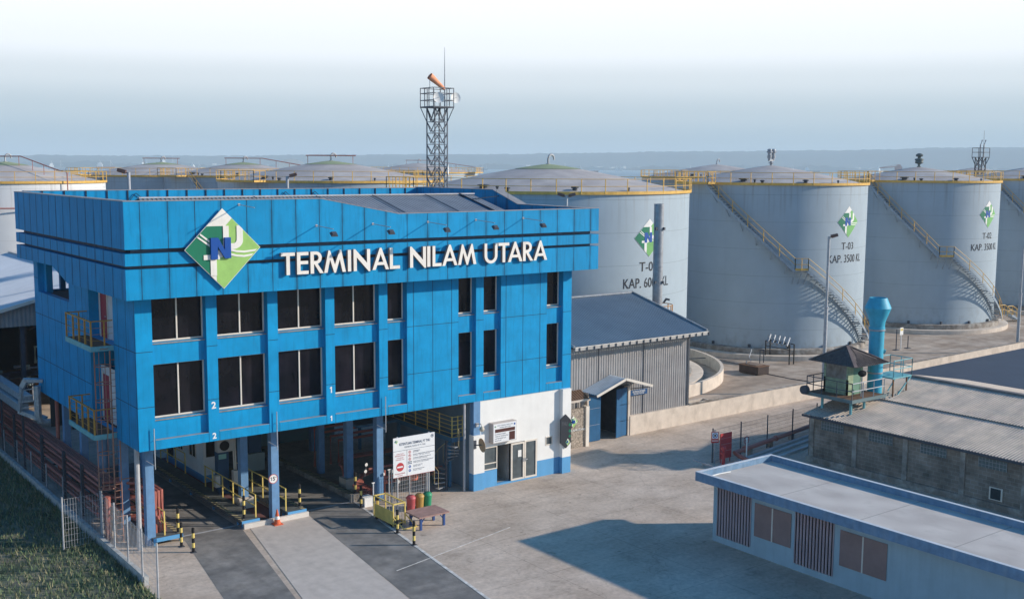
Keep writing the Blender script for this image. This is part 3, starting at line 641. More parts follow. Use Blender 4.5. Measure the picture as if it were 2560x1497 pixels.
def railing(mb, c, R, z, a0=0, a1=360, n=32, h=1.08, r=.022, kick=True):
    full = a1-a0 >= 360; k = n if full else n+1
    ang = [R_(a0+(a1-a0)*i/n) for i in range(k)]
    for a in ang: mb.obox((c[0]+R*math.cos(a), c[1]+R*math.sin(a), z), (c[0]+R*math.cos(a), c[1]+R*math.sin(a), z+h), .05, .05)
    m = n*2; an2 = [R_(a0+(a1-a0)*i/m) for i in range(m if full else m+1)]
    for hh in (h, h*.52): mb.tube([(c[0]+R*math.cos(a), c[1]+R*math.sin(a), z+hh) for a in an2], r, 5, closed=full)
    if kick:
        an3 = an2
        for i in range(len(an3)-(0 if full else 1)):
            a, b = an3[i], an3[(i+1) % len(an3)]
            mb.obox((c[0]+R*math.cos(a), c[1]+R*math.sin(a), z+.09), (c[0]+R*math.cos(b), c[1]+R*math.sin(b), z+.09), .03, .2)
def tank(name, label, c, R, zt, rise, wallm, z0=.9, plinth=True, vent='goose', green=False, stair=None, logo=None, plat=(), boom=None, ringpipe=False, group='steel storage tanks', hatches=True):
    T = thing('storage_tank', label, 'storage tank', (c[0], c[1], 0), group)
    s = MB(); s.lathe((c[0], c[1], 0), [(R, z0), (R, zt)], 72, cap=False); s.build('shell', wallm, T, smooth=True)
    if plinth:
        p = MB(); p.lathe((c[0], c[1], 0), [(R+.55, 0), (R+.55, z0-.05), (R+.3, z0), (R-.2, z0+.002)], 64, m=0, cap=False)
        p.build('plinth', concd, T, smooth=True)
        p = MB(); p.lathe((c[0], c[1], 0), [(R+1.5, 0), (R+1.5, .42), (R+1.3, .45), (R+.55, .40)], 64, cap=False); p.build('kerb_ring', conc, T, smooth=True)
        for i in range(9):
            b = MB(); q = phi_pt(c, R+.12, -215+i*22, z0); b.box(q[0]-.09, q[1]-.09, z0, q[0]+.09, q[1]+.09, z0+.28); b.build('anchor_lug', steeld, T)
    # dome
    d = MB(); prof = [(R+.05, zt-.04), (R+.05, zt)]
    for i in range(1, 13):
        t = i/12; prof.append((R*(1-t)+.001, zt+rise*(1-(1-t)**1.18)))
    d.lathe((c[0], c[1], 0), prof, 64, cap=False); d.build('roof', tankroof, T, smooth=True)
    if green:
        d = MB(); pr = [(R*(1-t)+.001, zt+rise*(1-(1-t)**1.18)+.03) for t in (.76, .82, .88, .94, 1)]; d.lathe((c[0], c[1], 0), pr, 24, cap=False); d.build('roof_crown', roofmoss, T, smooth=True)
    e = MB(); e.lathe((c[0], c[1], 0), [(R+.16, zt-.04), (R+.16, zt+.12), (R+.02, zt+.12)], 72, cap=False); e.build('rim', yellow, T, smooth=True)
    rl = MB(); railing(rl, c, R+.14, zt, n=max(26, int(R*3.55))); 
    for a, ext, wd in plat:       # small gauge platforms bulging out from the rim
        A = R_(a); u = Vector((math.cos(A), math.sin(A), 0)); v = Vector((-math.sin(A), math.cos(A), 0)); o_ = Vector((c[0], c[1], zt+.02))+u*(R+.1)
        P = [o_-v*wd, o_-v*wd+u*ext, o_+v*wd+u*ext, o_+v*wd]
        rl.prism([(0, 0), (1, 0), (1, 1), (0, 1)], P[0], P[1]-P[0], P[3]-P[0], (0, 0, .06))
        for k in range(3):
            p, q = P[k], P[k+1]; L = (q-p).length; nn = max(2, int(L/.6))
            for h in (.55, 1.08): rl.tube([p+Vector((0, 0, h)), q+Vector((0, 0, h))], .028, 5)
            for i in range(nn+1): t = p+(q-p)*i/nn; rl.obox(t, t+Vector((0, 0, 1.08)), .045, .045)
            rl.obox(p+Vector((0, 0, .1)), q+Vector((0, 0, .1)), .03, .2)
    rl.build('handrail', yellow, T)
    zc = zt+rise-.02; v = MB()
    if vent == 'goose':
        pts = [(c[0], c[1], zc), (c[0], c[1], zc+.75)]+[(c[0]+.42-.42*math.cos(R_(t)), c[1]-.05, zc+.75+.42*math.sin(R_(t))) for t in range(20, 200, 20)]+[(c[0]+.84, c[1]-.05, zc+.55)]
        v.tube(pts, .13 if R > 10 else .11, 10); v.lathe((c[0], c[1], zc), [(.28, 0), (.28, .1), (.2, .12)], 12); v.v = [(c[0]+(x-c[0])*.68, c[1]+(y-c[1])*.68, zc+(z-zc)*.68) for x, y, z in v.v]; v.build('vent_pipe', galv, T, smooth=True)
    elif vent == 'twin':
        v.lathe((c[0], c[1], zc), [(.2, 0), (.2, .3), (.42, .34), (.42, .42), (.22, .46), (.22, .7)], 12)
        v.obox((c[0]-.6, c[1], zc+.85), (c[0]+.6, c[1], zc+.85), .3, .3)
        for sx in (-.45, .45): v.lathe((c[0]+sx, c[1], zc+.9), [(.22, 0), (.22, .25), (.34, .3), (.34, .75), (.25, .8), (.25, 1.1), (.46, 1.15), (.46, 1.32), (.3, 1.4), (.36, 1.45), (.33, 1.68), (.05, 1.76)], 14)
        v.v = [(c[0]+(x-c[0])*.62, c[1]+(y-c[1])*.62, zc+(z-zc)*.60) for x, y, z in v.v]; v.build('vent_valve', steel, T, smooth=True)
    elif vent == 'single':
        v.lathe((c[0], c[1], zc), [(.3, 0), (.3, .1), (.18, .14), (.2, .5), (.55, .62), (.62, .75), (.55, 1.1), (.7, 1.2), (.62, 1.4), (.25, 1.5), (.25, 1.75), (.5, 1.8), (.55, 2.05), (.3, 2.3), (.05, 2.35)], 16)
        v.v = [(c[0]+(x-c[0])*.72, c[1]+(y-c[1])*.72, zc+(z-zc)*.64) for x, y, z in v.v]; v.build('vent_valve', mat('dull_green_steel', (.10, .13, .13), rough=.6), T, smooth=True)
    if hatches:
        for a, rr, s_ in ((-158, .86, .42), (-150, .9, .12), (-145, .93, .2), (-118, .9, .26), (-95, .93, .1)):
            hh = MB(); q = phi_pt(c, R*rr, a, 0); zz = zt+rise*(1-(rr)**1.18)
            hh.lathe((q[0], q[1], zz-.05), [(s_*.7, 0), (s_*.7, .2), (s_*1.1, .22), (s_*1.1, .3), (s_*.5, .34)], 10); hh.build('roof_hatch', steeld, T)
    if stair: build_stair(T, c, R, zt, z0, stair)
    if boom:
        slope_ = boom > -60 or boom == -70; boom = boom if slope_ else -36
        bx = MB(); zz = zt+rise+.55; a = R_(boom); ux, uy = math.cos(a), math.sin(a)
        bx.tube([(c[0]-ux*2.6, c[1]-uy*2.6, zz), (c[0]+ux*2.6, c[1]+uy*2.6, zz), (c[0]+ux*(R-1.5), c[1]+uy*(R-1.5), zt+1.35), (c[0]+ux*(R+.5), c[1]+uy*(R+.5), zt+1.0), (c[0]+ux*(R+.6), c[1]+uy*(R+.6), 3)][:6 if slope_ else 2], .055, 7)
        for t in ((-2.4, 2.3, 4.5, 6.3, 8.0) if slope_ else (-2.4, 2.3)):
            zl = zt+rise*(1-(min(1, abs(t)/R))**1.18) if abs(t) < R else zt
            top = zz if t < 2.6 else zz+(zt+1.35-zz)*(t-2.6)/(R-4.1)
            if t < R-1: bx.tube([(c[0]+ux*t, c[1]+uy*t, zl), (c[0]+ux*t, c[1]+uy*t, top)], .03, 5)
        bx.build('foam_pipe', redp, T)
    if ringpipe:
        bx = MB(); n = 40; rr = R+.55; z = zt-2.3
        bx.tube([phi_pt(c, rr, 360*i/n, z) for i in range(n)], .07, 6, closed=True)
        for i in range(0, n, 2): a = 360*i/n; bx.obox(phi_pt(c, R, a, z-.35), phi_pt(c, rr, a, z-.05), .05, .05); bx.obox(phi_pt(c, R, a, z-.08), phi_pt(c, rr, a, z-.08), .05, .05)
        bx.build('ring_pipe', redp, T)
    if logo:
        num, cap, L = logo
        em = MB()
        for key, mi, z, t in ORDER:
            th = {'base': .004}.get(key, .004); zz = {0: .0, 1: .006, 2: .006, 3: .018}[mi] if key != 'base' else 0
            if mi == 0 and key != 'base': zz = .012
            vs, fs = sub_shape([[(x*1.52, y*1.42) for x, y in p] for p in LG[key]], th)
            vs, fs = on_cyl((vs, fs), c, R, L['phi'], L['zl'], .012+zz); em.add(vs, fs, mi)
        em.build('emblem', [whitep, greenp, mat('tank_light_green', (.16, .42, .13), rough=.5), nblue], T)
        for txt, zz, hh, wd in ((num, L['z1'], L['h1'], L['w1']), (cap, L['z2'], L['h2'], L['w2'])):
            vs, fs = text2d(txt, .004, hh/.72, wd); m_ = MB(); vs, fs = on_cyl((vs, fs), c, R, L['phi']+L.get('dp', 0), zz, .012); m_.add(vs, fs); m_.build('lettering', blacktxt, T)
    return T
def build_stair(T, c, R, zt, z0, S):
    """S = (phi_top, phi_landing0, phi_landing1, z_landing, phi_bottom); steps hug the shell"""
    pt, l0, l1, zl, pb, zb = S; ri, ro = R+.12, R+.92
    tr = MB(); st = MB(); rl = MB()
    def flight(a0, z_0, a1, z_1):
        nonlocal tr
        n = int(abs(z_0-z_1)/.24)
        for i in range(n):
            t = (i+.5)/n; a = R_(a0+(a1-a0)*t); z = z_0+(z_1-z_0)*t; w_ = .26
            u = Vector((math.cos(a), math.sin(a), 0)); v = Vector((-math.sin(a), math.cos(a), 0)); o_ = Vector((c[0], c[1], z))
            p = o_+u*ri; q = o_+u*ro; vs = [p-v*w_/2, q-v*w_/2, q+v*w_/2, p+v*w_/2]; vs += [x-Vector((0, 0, .04)) for x in vs]
            tr.add(vs, [(0, 1, 2, 3), (7, 6, 5, 4), (0, 4, 5, 1), (1, 5, 6, 2), (2, 6, 7, 3), (3, 7, 4, 0)])
        m = 14
        for rr in (ri, ro):
            P = [phi_pt(c, rr, a0+(a1-a0)*i/m, z_0+(z_1-z_0)*i/m-.06) for i in range(m+1)]
            for i in range(m): st.obox(P[i], P[i+1], .04, .24)
        for h in (.55, 1.08): rl.tube([phi_pt(c, ro, a0+(a1-a0)*i/m, z_0+(z_1-z_0)*i/m+h) for i in range(m+1)], .028, 5)
        k = max(3, int(abs(z_0-z_1)/1.25))
        for i in range(k+1): t = i/k; p = phi_pt(c, ro, a0+(a1-a0)*t, z_0+(z_1-z_0)*t); rl.obox(p, (p[0], p[1], p[2]+1.08), .05, .05)
        for i in range(k): t = (i+.5)/k; a = a0+(a1-a0)*t; z = z_0+(z_1-z_0)*t; st.obox(phi_pt(c, R, a, z-1.0), phi_pt(c, ro, a, z-.15), .05, .05); st.obox(phi_pt(c, R, a, z-.16), phi_pt(c, ro, a, z-.16), .05, .08)
    flight(pt, zt, l0, zl); tr.build('stair_treads', mat('stair_tread', (.10, .12, .14), rough=.7), T); tr = MB(); flight(l1, zl, pb, zb)
    n = 4; vs = []
    for i in range(n+1):
        a = l0+(l1-l0)*i/n
        for r_ in (R+.02, ro): vs.append(phi_pt(c, r_, a, zl)); vs.append(phi_pt(c, r_, a, zl-.08))
    for i in range(n):
        b = i*4; st.add([vs[b+j] for j in range(8)], [(0, 2, 6, 4), (1, 5, 7, 3), (2, 3, 7, 6), (0, 4, 5, 1)])
        rl.obox(phi_pt(c, ro, l0+(l1-l0)*i/n, zl+.1), phi_pt(c, ro, l0+(l1-l0)*(i+1)/n, zl+.1), .03, .2)
    for h in (.55, 1.08): rl.tube([phi_pt(c, ro, l0+(l1-l0)*i/n, zl+h) for i in range(n+1)], .028, 5)
    for i in (0, 2, 4): p = phi_pt(c, ro, l0+(l1-l0)*i/n, zl); rl.obox(p, (p[0], p[1], zl+1.08), .05, .05)
    p = phi_pt(c, ro, pb, zb); rl.obox((p[0], p[1], zb-.2), (p[0], p[1], zb+1.1), .06, .06)
    for i in range(3): a = l0+(l1-l0)*(i)/2; st.obox(phi_pt(c, R, a, zl-1.3), phi_pt(c, ro, a, zl-.1), .06, .06)
    s = tr.build('stair_treads', mat('stair_tread', (.10, .12, .14), rough=.7), T); st.build('stair_stringer', stairm, T); rl.build('stair_rail', yellow, T)

tank('t', 'grey storage tank marked T-03, in front of the blue vent stack', (69.4, 24), 9.0, 15.5, 1.75, tankp, vent='twin', stair=(-175.5, -126.4, -119.5, 8.0, -66, 1.0), plat=((175, .9, 2.2), (25, 1.2, 1.6)),
     logo=('T-03', 'KAP. 3500 KL', dict(phi=-89, zl=12.2, z1=9.72, h1=.66, w1=1.75, z2=8.55, h2=.72, w2=4.9)))
tank('t', 'grey storage tank marked T-02, second from the right edge', (94.7, 24.4), 8.4, 15.6, 1.6, tankp, vent='single', stair=(-180, -132.3, -123.1, 8.0, -66, 1.0), plat=((15, 1.2, 1.6), (170, .9, 2)),
     logo=('T-02', 'KAP. 3500 KL', dict(phi=-89.5, zl=12.3, z1=9.75, h1=.66, w1=1.75, z2=8.55, h2=.72, w2=4.9)))
tank('t', 'partly visible grey storage tank cut by the right edge', (119.6, 24.7), 8.4, 15.7, 1.6, tankp, vent='single', stair=(-180, -132.3, -123.1, 8.0, -66, 1.0), plat=((15, 1.2, 1.6),))
tank('t', 'wide pale storage tank marked T-04 behind the boiler house', (42.2, 24.5), 11.5, 15.05, 2.15, tankp, z0=.6, vent='goose', green=True, plat=((172, 1.6, 2.6), (40, 1.4, 1.6)), boom=None,
     logo=('T-04', 'KAP. 6000 KL', dict(phi=-87.6, zl=11.8, z1=9.32, h1=.72, w1=1.9, z2=8.1, h2=.76, w2=4.85)))
tank('t', 'white storage tank with red foam pipe at the far left edge', (11.7, 73.4), 9.4, 15.15, 2.0, tankw, plinth=False, green=True, boom=-70, ringpipe=True, plat=((40, 1.5, 2.0),), hatches=False)
tank('t', 'distant tank with red pipe, right behind the white tank', (40.2, 108.8), 11.3, 15.35, 1.9, tankp, plinth=False, green=True, boom=-99, ringpipe=True, plat=((190, 1.5, 2.0),), stair=(-150, -185, -188, 8, -200, 1), hatches=False)
tank('t', 'distant tank with red pipe and left side platform, above the diamond sign', (47.1, 96.4), 10.6, 15.4, 1.9, tankp, plinth=False, green=True, boom=-40, ringpipe=True, plat=((195, 1.5, 2.0),), stair=(-150, -120, -116, 8, -90, 1))
tank('t', 'broad tank behind the blue roof with greenish dome and vent hook', (39.9, 57.7), 11.5, 15.35, 2.1, tankp, plinth=False, green=True, boom=-99, plat=((200, 1.5, 2.2), (20, 1.5, 2)))
tank('t', 'farthest low tank with red foam pipe behind the lattice mast', (110.3, 152.1), 12.5, 15.5, 2.0, tankp, plinth=False, boom=-40, plat=((-60, 1.5, 2.0),), hatches=False)
tank('t', 'tank with small vent hook between tanks T-04 and T-03', (111.6, 69.6), 11.3, 15.45, 2.0, tankp, plinth=False, plat=((190, 1.5, 2.4), (-20, 1.5, 2)))
tank('t', 'low tank rim just behind the platform of tank T-02', (150, 50), 8.5, 15.6, 1.6, tankp, plinth=False, plat=((190, 1.5, 2.4),), hatches=False, vent='goose')

# ================================================================ BOILER HOUSE
B = thing('boiler_house', 'grey corrugated boiler house with blue-grey roof right of the blue building', 'building', (33, 7.5, 0))
w = MB()
w.corr((27.3, 4.32, 0), (1.9, 0, 0), (0, 0, 6.0), .2, .03); w.corr((32.62, 4.32, 1.25), (5.38, 0, 0), (0, 0, 4.85), .2, .03); w.corr((29.2, 4.32, 3.3), (3.42, 0, 0), (0, 0, 2.75), .2, .03)
w.prism([(4.32, 0), (10.7, 0), (10.7, 8.0), (4.32, 6.4)], (37.97, 0, 0), (0, 1, 0), (0, 0, 1), (.06, 0, 0)); w.box(27.3, 4.45, 0, 37.9, 4.5, 6.0, 1) if False else None
w.box(37.94, 4.24, .9, 38.1, 4.4, 6.05, 1); w.box(27.3, 10.6, 0, 38, 10.7, 8.0, 1); w.box(27.2, 4.4, 0, 27.3, 10.6, 6.2, 1)
w.box(33.9, 4.26, 1.25, 33.94, 4.3, 6.0, 1); w.box(30.0, 4.27, 3.5, 30.03, 4.3, 6.0, 1)
w.box(29.0, 4.1, 0, 29.12, 4.45, 3.3, 2); w.box(32.45, 4.1, 0, 32.62, 4.5, 3.2, 2); w.box(32.3, 4.5, 0, 32.45, 7, 3.2, 1)
w.build('wall', [boilwall, steeld, conc], B)
r = MB(); r.corr((27.25, 10.75, 8.17), (11.6, 0, 0), (0, -7.3, -1.87), .2, .035, 0); r.obox((38.86, 10.75, 8.2), (38.86, 3.45, 6.33), .1, .16, 1); r.obox((27.2, 10.75, 8.2), (27.2, 3.3, 6.33), .1, .16, 1)
r.box(27.25, 10.6, 8.15, 38.9, 10.9, 8.25, 1); rfo = r.build('roof', [boilroof, steel], B)
g = MB(); g.box(27.3, 3.28, 6.24, 38.85, 3.42, 6.28, 0); g.box(27.3, 3.30, 6.06, 38.85, 3.33, 6.24, 1)
for i in range(20): x = 27.6+i*.59; g.box(x, 3.24, 6.02, x+.05, 3.3, 6.26, 2)
g.obox((38.6, 3.5, 6.1), (38.05, 4.2, 5.85), .07, .07, 2)
g.build('gutter', [frame, mat('gutter_face', (.42, .40, .38)), steeld], rfo)
for a, b in ((29.12, 30.15), (31.25, 32.45)):
    d = MB(); hinge = b < 31
    if hinge: d.box(29.2, 4.2, .03, 30.2, 4.26, 3.15)
    else: d.obox((31.3, 3.95, 1.6), (32.42, 4.2, 1.6), .06, 3.1)
    for z in (1.05, 2.1): d.box(a+.03, 4.0 if not hinge else 4.19, z, b, 4.199 if hinge else 4.0, z+.02, 1)
    d.build('door_leaf', [mat('door_blue', (.012, .10, .23), rough=.5, noise=.15, streak=.3), steel], B)
c = MB()
ap = Vector((31.0, 2.7, 4.02)); 
c.corr((31.0, 2.8, 4.06), (0, 1.5, 0), (-2.35, 0, -.78), .2, .03, 0); c.corr((31.0, 2.8, 4.06), (0, 1.5, 0), (2.3, 0, -.68), .2, -.03, 0)
c.obox((31.0, 2.78, 4.03), (28.62, 2.78, 3.24), .05, .16, 1); c.obox((31.0, 2.78, 4.03), (33.3, 2.78, 3.35), .05, .16, 1)
c.obox((31.0, 2.9, 3.95), (28.8, 2.9, 3.2), .06, .06, 2); c.obox((33.2, 2.9, 3.3), (32.6, 4.2, 3.0), .05, .05, 2); c.obox((28.7, 2.9, 3.2), (29.0, 4.2, 3.0), .05, .05, 2)
c.build('door_canopy', [mat('canopy_sheet', (.42, .47, .52), rough=.5, noise=.15), frame, steeld], B)
SG = thing('boiler_house_sign', 'small blue sign beside the doors of the boiler house', 'sign', (33.47, 4.2, 2.55))
s = MB(); s.box(32.72, 4.2, 2.52, 34.22, 4.24, 2.86); s.build('board', mat('sign_navy', (.012, .07, .19), rough=.5), SG)
s = MB(); place(s, text2d('RUMAH BOILER', .004, .17, 1.1), (33.47, 4.197, 2.70), (1, 0, 0), (0, 0, 1), (0, -1, 0)); place(s, text2d('BOILER HOUSE', .004, .12, .9), (33.47, 4.197, 2.57), (1, 0, 0), (0, 0, 1), (0, -1, 0)); s.box(32.95, 4.19, 2.675, 34.0, 4.197, 2.682); s.build('lettering', whitep, SG)

# pebbled gate wall with name and emblem
PW = thing('pebbled_wall', 'pebble-faced wall with emblem and small white name beside the white column', 'wall', (27.5, 3.75, 0))
s = MB(); s.box(25.2, 3.65, 0, 28.45, 3.85, 2.42); s.build('pebbled_face', pebble, PW); s = MB(); s.box(28.45, 3.55, 0, 28.7, 3.95, 2.5); s.build('end_post', frame, PW)
s = MB(); emblem(s, (27.45, 3.6, 1.68), (1, 0, 0), (0, 0, 1), (0, -1, 0), .35, .36, .6); s.build('emblem', LMATS, PW)
s = MB(); place(s, text2d('TERMINAL NILAMUTARA', .02, .19, 2.45), (27.25, 3.64, 1.06), (1, 0, 0), (0, 0, 1), (0, -1, 0)); s.build('lettering', whitep, PW)
BR = thing('low_brown_canopy', 'low rusty canopy roof between the white column and the boiler doors', 'canopy', (27, 4, 0))
s = MB(); s.corr((25.6, 3.4, 3.0), (3.0, 0, 0), (0, 1.0, .45), .2, .03, 0); s.box(25.6, 3.36, 2.9, 28.6, 3.4, 3.03, 1); s.build('roof_sheet', [rust, conc], BR)
s = MB()
for x in (25.7, 28.5): s.box(x, 4.1, 0, x+.08, 4.18, 3.2)
s.build('post', steeld, BR)

# chimney behind the boiler roof
CH = thing('steel_chimney', 'tall grey steel chimney pipe in front of tank T-04', 'chimney', (41.15, 10.5, 0))
c = MB(); c.lathe((41.15, 10.5, 0), [(.36, 0), (.36, 14.42)], 20, cap=False); c.lathe((41.15, 10.5, 0), [(.33, 14.42), (.33, 12)], 20, cap=False); c.lathe((41.15, 10.5, 14.33), [(.36, 0), (.33, .03)], 20, cap=False)
for z in (12.6, 8.6, 9.9): c.lathe((41.15, 10.5, z), [(.36, 0), (.385, .01), (.385, .05), (.36, .06)], 20, cap=False)
c.build('flue', steel, CH, smooth=True)
c = MB()
for z in (12.65, 8.8): 
    for a in (-70, 200): p = phi_pt((41.15, 10.5), .42, a, z); k_ = MB(); k_.box(p[0]-.07, p[1]-.07, z-.1, p[0]+.07, p[1]+.07, z+.1); k_.build('bracket_lug', steeld, CH)
c.obox((41.5, 10.2, 7.3), (41.7, 10.1, 7.6), .12, .12); c.obox((41.7, 10.1, 7.55), (41.9, 10.0, 7.5), .14, .14)
c.build('outlet_stub', steeld, CH)
c = MB(); c.lathe((41.15, 10.5, 6.0), [(.45, 0), (1.15, 0), (1.15, .12), (.45, .12)], 16, cap=False); railing(c, (41.15, 10.5), 1.12, 6.05, n=10, h=1.1, r=.03); c.tube([phi_pt((41.15, 10.5), 1.12, 36*i, 6.7) for i in range(10)], .025, 5, closed=True); c.build('platform', mat('rusty_yellow', (.42, .19, .04), rough=.7, noise=.3, nscale=4), CH)

# bund wall along the road and the ring wall of T-04
BW = thing('bund_wall', 'long low concrete wall along the road in front of the tanks', 'wall', (60, 4.6, 0))
s = MB(); pts = [(32.62, 4.06), (38.1, 4.2), (44, 4.35), (53, 4.5), (64, 4.95), (82, 5.4), (112, 6.2)]
for (a, b), (c_, d) in zip(pts, pts[1:]):
    z = 1.25 if a < 38 else 1.2
    s.prism([(0, 0), (1, 0), (1, 1), (0, 1)], (a, b, 0), (c_-a, d-b, 0), (0, 0, z), (0, .25, 0))
s.build('concrete_wall', conc, BW)
s = MB()
for (a, b), (c_, d) in zip(pts[1:], pts[2:]): s.prism([(0, 0), (1, 0), (1, 1), (0, 1)], (a, b-.015, 1.2), (c_-a, d-b, 0), (0, 0, .035), (0, .28, 0))
s.tube([(38.2, 4.3, 1.3), (41.3, 4.4, 1.3)], .05, 8); s.build('wall_capping', concd, BW)
RW = thing('ring_wall', 'curved concrete ring wall at the foot of tank T-04', 'wall', (42.2, 24.5, 0))
s = MB(); a0, a1 = R_(-112), R_(20); s.lathe((42.2, 24.5, 0), [(14.6, 0), (14.6, .95), (14.35, .95), (14.35, 0)], 40, a0=a0, a1=a1, cap=False); s.build('curved_wall', conc, RW, smooth=True)
PT = thing('valve_pit', 'small walled pit with pipes behind the boiler house corner', 'pit', (39.5, 6, 0))
s = MB(); s.box(38.2, 7.6, 0, 43.2, 7.75, .5); s.box(43.1, 4.8, 0, 43.25, 7.6, .5); s.box(38.2, 4.9, .01, 43.1, 7.6, .03, 1); s.build('kerb', [conc, black], PT)
s = MB()
for x in (38.35, 38.6, 38.85): s.tube([(x, 4.9, .9), (x, 4.95, 1.15), (x, 5.2, 1.2), (x, 5.4, .9), (x, 5.4, .2)], .07, 8)
s.build('pipe_bend', frame, PT)

# yard furniture
BX = thing('steel_tank_box', 'dark rusty steel box on the yard in front of tank T-03', 'metal box', (56, 14, 0))
s = MB(); s.box(55.15, 12.75, .06, 56.5, 14.8, .72); s.box(55.1, 12.7, .70, 56.55, 14.85, .74, 1); s.box(55.4, 13.2, .74, 56.2, 14.3, .80, 2); s.box(55.2, 12.9, 0, 55.4, 13.1, .06); s.box(56.2, 14.5, 0, 56.4, 14.7, .06); s.box(55.2, 14.5, 0, 55.4, 14.7, .06); s.box(56.2, 12.9, 0, 56.4, 13.1, .06)
s.build('box_body', [mat('rust_black', (.045, .03, .028), rough=.8, noise=.3), rust, mat('box_lid', (.2, .15, .12), noise=.3)], BX)
s = MB(); s.tube([(55.9, 14.2, .75), (55.9, 14.2, 1.05), (56.6, 15.0, 1.1), (57.6, 15.6, 1.6)], .035, 6); s.tube([(55.7, 14.5, .75), (55.7, 14.5, .95)], .06, 8); s.build('pipe', steel, BX)
PL = thing('yard_pipe_run', 'thin dark pipe on low stands crossing the yard left of the steel box', 'pipe', (54, 18, 0))
s = MB(); s.tube([(45.5, 22.5, .62), (55.7, 18.7, .62), (55.7, 14.8, .62)][:2]+[(55.4, 15.0, .62)], .04, 6)
for x, y in ((55.5, 18.75), (51, 20.4)): s.tube([(x-.12, y, 0), (x-.12, y, .62), (x+.12, y, .62), (x+.12, y, 0)], .035, 6); s.box(x-.25, y-.1, 0, x+.25, y+.1, .02)
s.build('pipe', steeld, PL)
PL = thing('ground_cable', 'thin dark cable on the yard from the steel box to the wall', 'cable', (56.5, 11, 0))
s = MB(); s.tube([(56.4, 12.9, .03), (56.3, 10.5, .03), (56.6, 8.2, .03)], .03, 5); s.build('cable', black, PL)
FR = thing('goalpost_rail', 'dark goalpost-shaped pipe frame behind the steel box', 'pipe frame', (60.1, 16.6, 0))
s = MB()
for dx in (0, .5): s.tube([(59.9+dx, 16.6, 0), (59.9+dx, 16.6, 1.15)], .045, 6)
s.tube([(59.9, 16.6, 1.15), (60.4, 16.6, 1.15)], .045, 6); s.build('frame', steeld, FR)
RK = thing('pipe_rack', 'black steel rack holding five slanting pipes at the foot of tank T-03', 'rack', (62.1, 16.0, 0))
s = MB()
for x, y in ((61.7, 17.5), (61.4, 14.6), (62.3, 17.5), (62.0, 14.6)): s.box(x-.04, y-.04, 0, x+.04, y+.04, 1.75)
s.obox((61.7, 17.5, 1.75), (61.4, 14.6, 1.75), .07, .07); s.obox((62.3, 17.5, 1.75), (62.0, 14.6, 1.75), .07, .07); s.obox((61.7, 17.5, 1.3), (61.4, 14.6, 1.3), .05, .05)
for i in range(5): t = (i+.5)/5; x = 61.7-.3*t; y = 17.5-2.9*t; s.tube([(x-.3, y-.15, 1.65), (x+.55, y+.25, 2.25)], .10, 8, m=1)
s.build('frame', [black, steel], RK)
YS = thing('yard_notice', 'small white notice on a post between two thin stakes in the yard', 'sign', (77, 13.97, 0))
s = MB(); s.tube([(77, 13.97, 0), (77, 13.97, 1.5)], .05, 8); s.build('post', whitep, YS); s = MB(); s.box(76.75, 13.93, 1.35, 77.25, 13.97, 2.05); s.box(76.8, 13.925, 1.75, 77.2, 13.93, 1.95, 1); s.build('board', [whitep, yellow2], YS)
for x, y, h, l in ((76.0, 13.8, 2.0, 'thin dark stake left of the white yard notice'), (77.9, 13.8, 1.2, 'short dark stake right of the white yard notice')):
    t = thing('stake', l, 'stake', (x, y, 0), 'stakes beside the yard notice'); s = MB(); s.tube([(x, y, 0), (x, y, h)], .05, 6); s.box(x-.3, y-.2, 0, x+.3, y+.2, .05); s.build('stake_rod', steeld, t)
ST = thing('short_steps', 'short yellow-railed steps at the kerb of tank T-02', 'steps', (104.5, 18, 0))
s = MB()
for i in range(5): s.box(103.3+i*.4, 17.4, .75-i*.16, 103.75+i*.4, 18.3, .82-i*.16)
s.obox((103.3, 17.4, .8), (105.3, 17.4, .05), .05, .2); s.build('tread', stairm, ST)
s = MB()
for y in (17.4, 18.3):
    s.tube([(102.3, y, 1.9), (103.3, y, 1.9), (105.2, y, 1.05), (105.2, y, 0)], .035, 6); s.tube([(102.3, y, 1.4), (103.3, y, 1.4), (105.2, y, .6)], .03, 6)
    for x, z in ((102.3, 1.9), (103.3, 1.9), (104.3, 1.5)): s.tube([(x, y, z-1.1), (x, y, z)], .035, 6)
s.build('rail', yellow, ST)

# street lamps on tall posts
def lamp(loc, h, label, kind, rot=0):
    x, y, _ = loc; t = thing('floodlight_post', label, 'lamp post', (0, 0, 0), 'floodlight posts in the yard')
    s = MB(); s.tube([(0, 0, 0), (0, 0, h*.55)], .14, 10); s.tube([(0, 0, h*.55), (0, 0, h)], .10, 10); s.lathe((0, 0, h*.55), [(.18, 0), (.18, .1)], 10); s.build('post', galv, t, smooth=True)
    for sx in ((-1, 1) if kind == 'double' else (1,)):
        hd = MB(); a = Vector((sx*.15, 0, h+.02)); b = Vector((sx*.62, 0, h+.14))
        hd.obox(a, b, .36, .2); hd.obox((0, 0, h-.05), (sx*.3, 0, h-.02), .06, .06)
        o_ = hd.build('lamp_head', mat('rusty_lamp_housing', (.15, .085, .07), rough=.6, noise=.3), t)
        ln = MB(); ln.obox(a+Vector((sx*.05, 0, -.12)), b+Vector((-sx*.05, 0, -.12)), .28, .02); ln.build('lens', mat('lamp_glass_warm', (.55, .33, .22), rough=.25), o_)
    t.location = (x, y, 0); t.rotation_euler = (0, 0, rot); return t
lamp((53.6, 5.1, 0), 11.95, 'tall lamp post with one head in front of tank T-03', 'single', R_(-40))
lamp((84.0, 6.3, 0), 10.0, 'lamp post beside the long wall near the right edge', 'single', R_(-40))
lamp((43.0, 23.0-9.4, 0), 15.0, 'twin-headed lamp post above the right end of the blue roof', 'double', R_(-38)).location = (34.5, 12.9, 0)
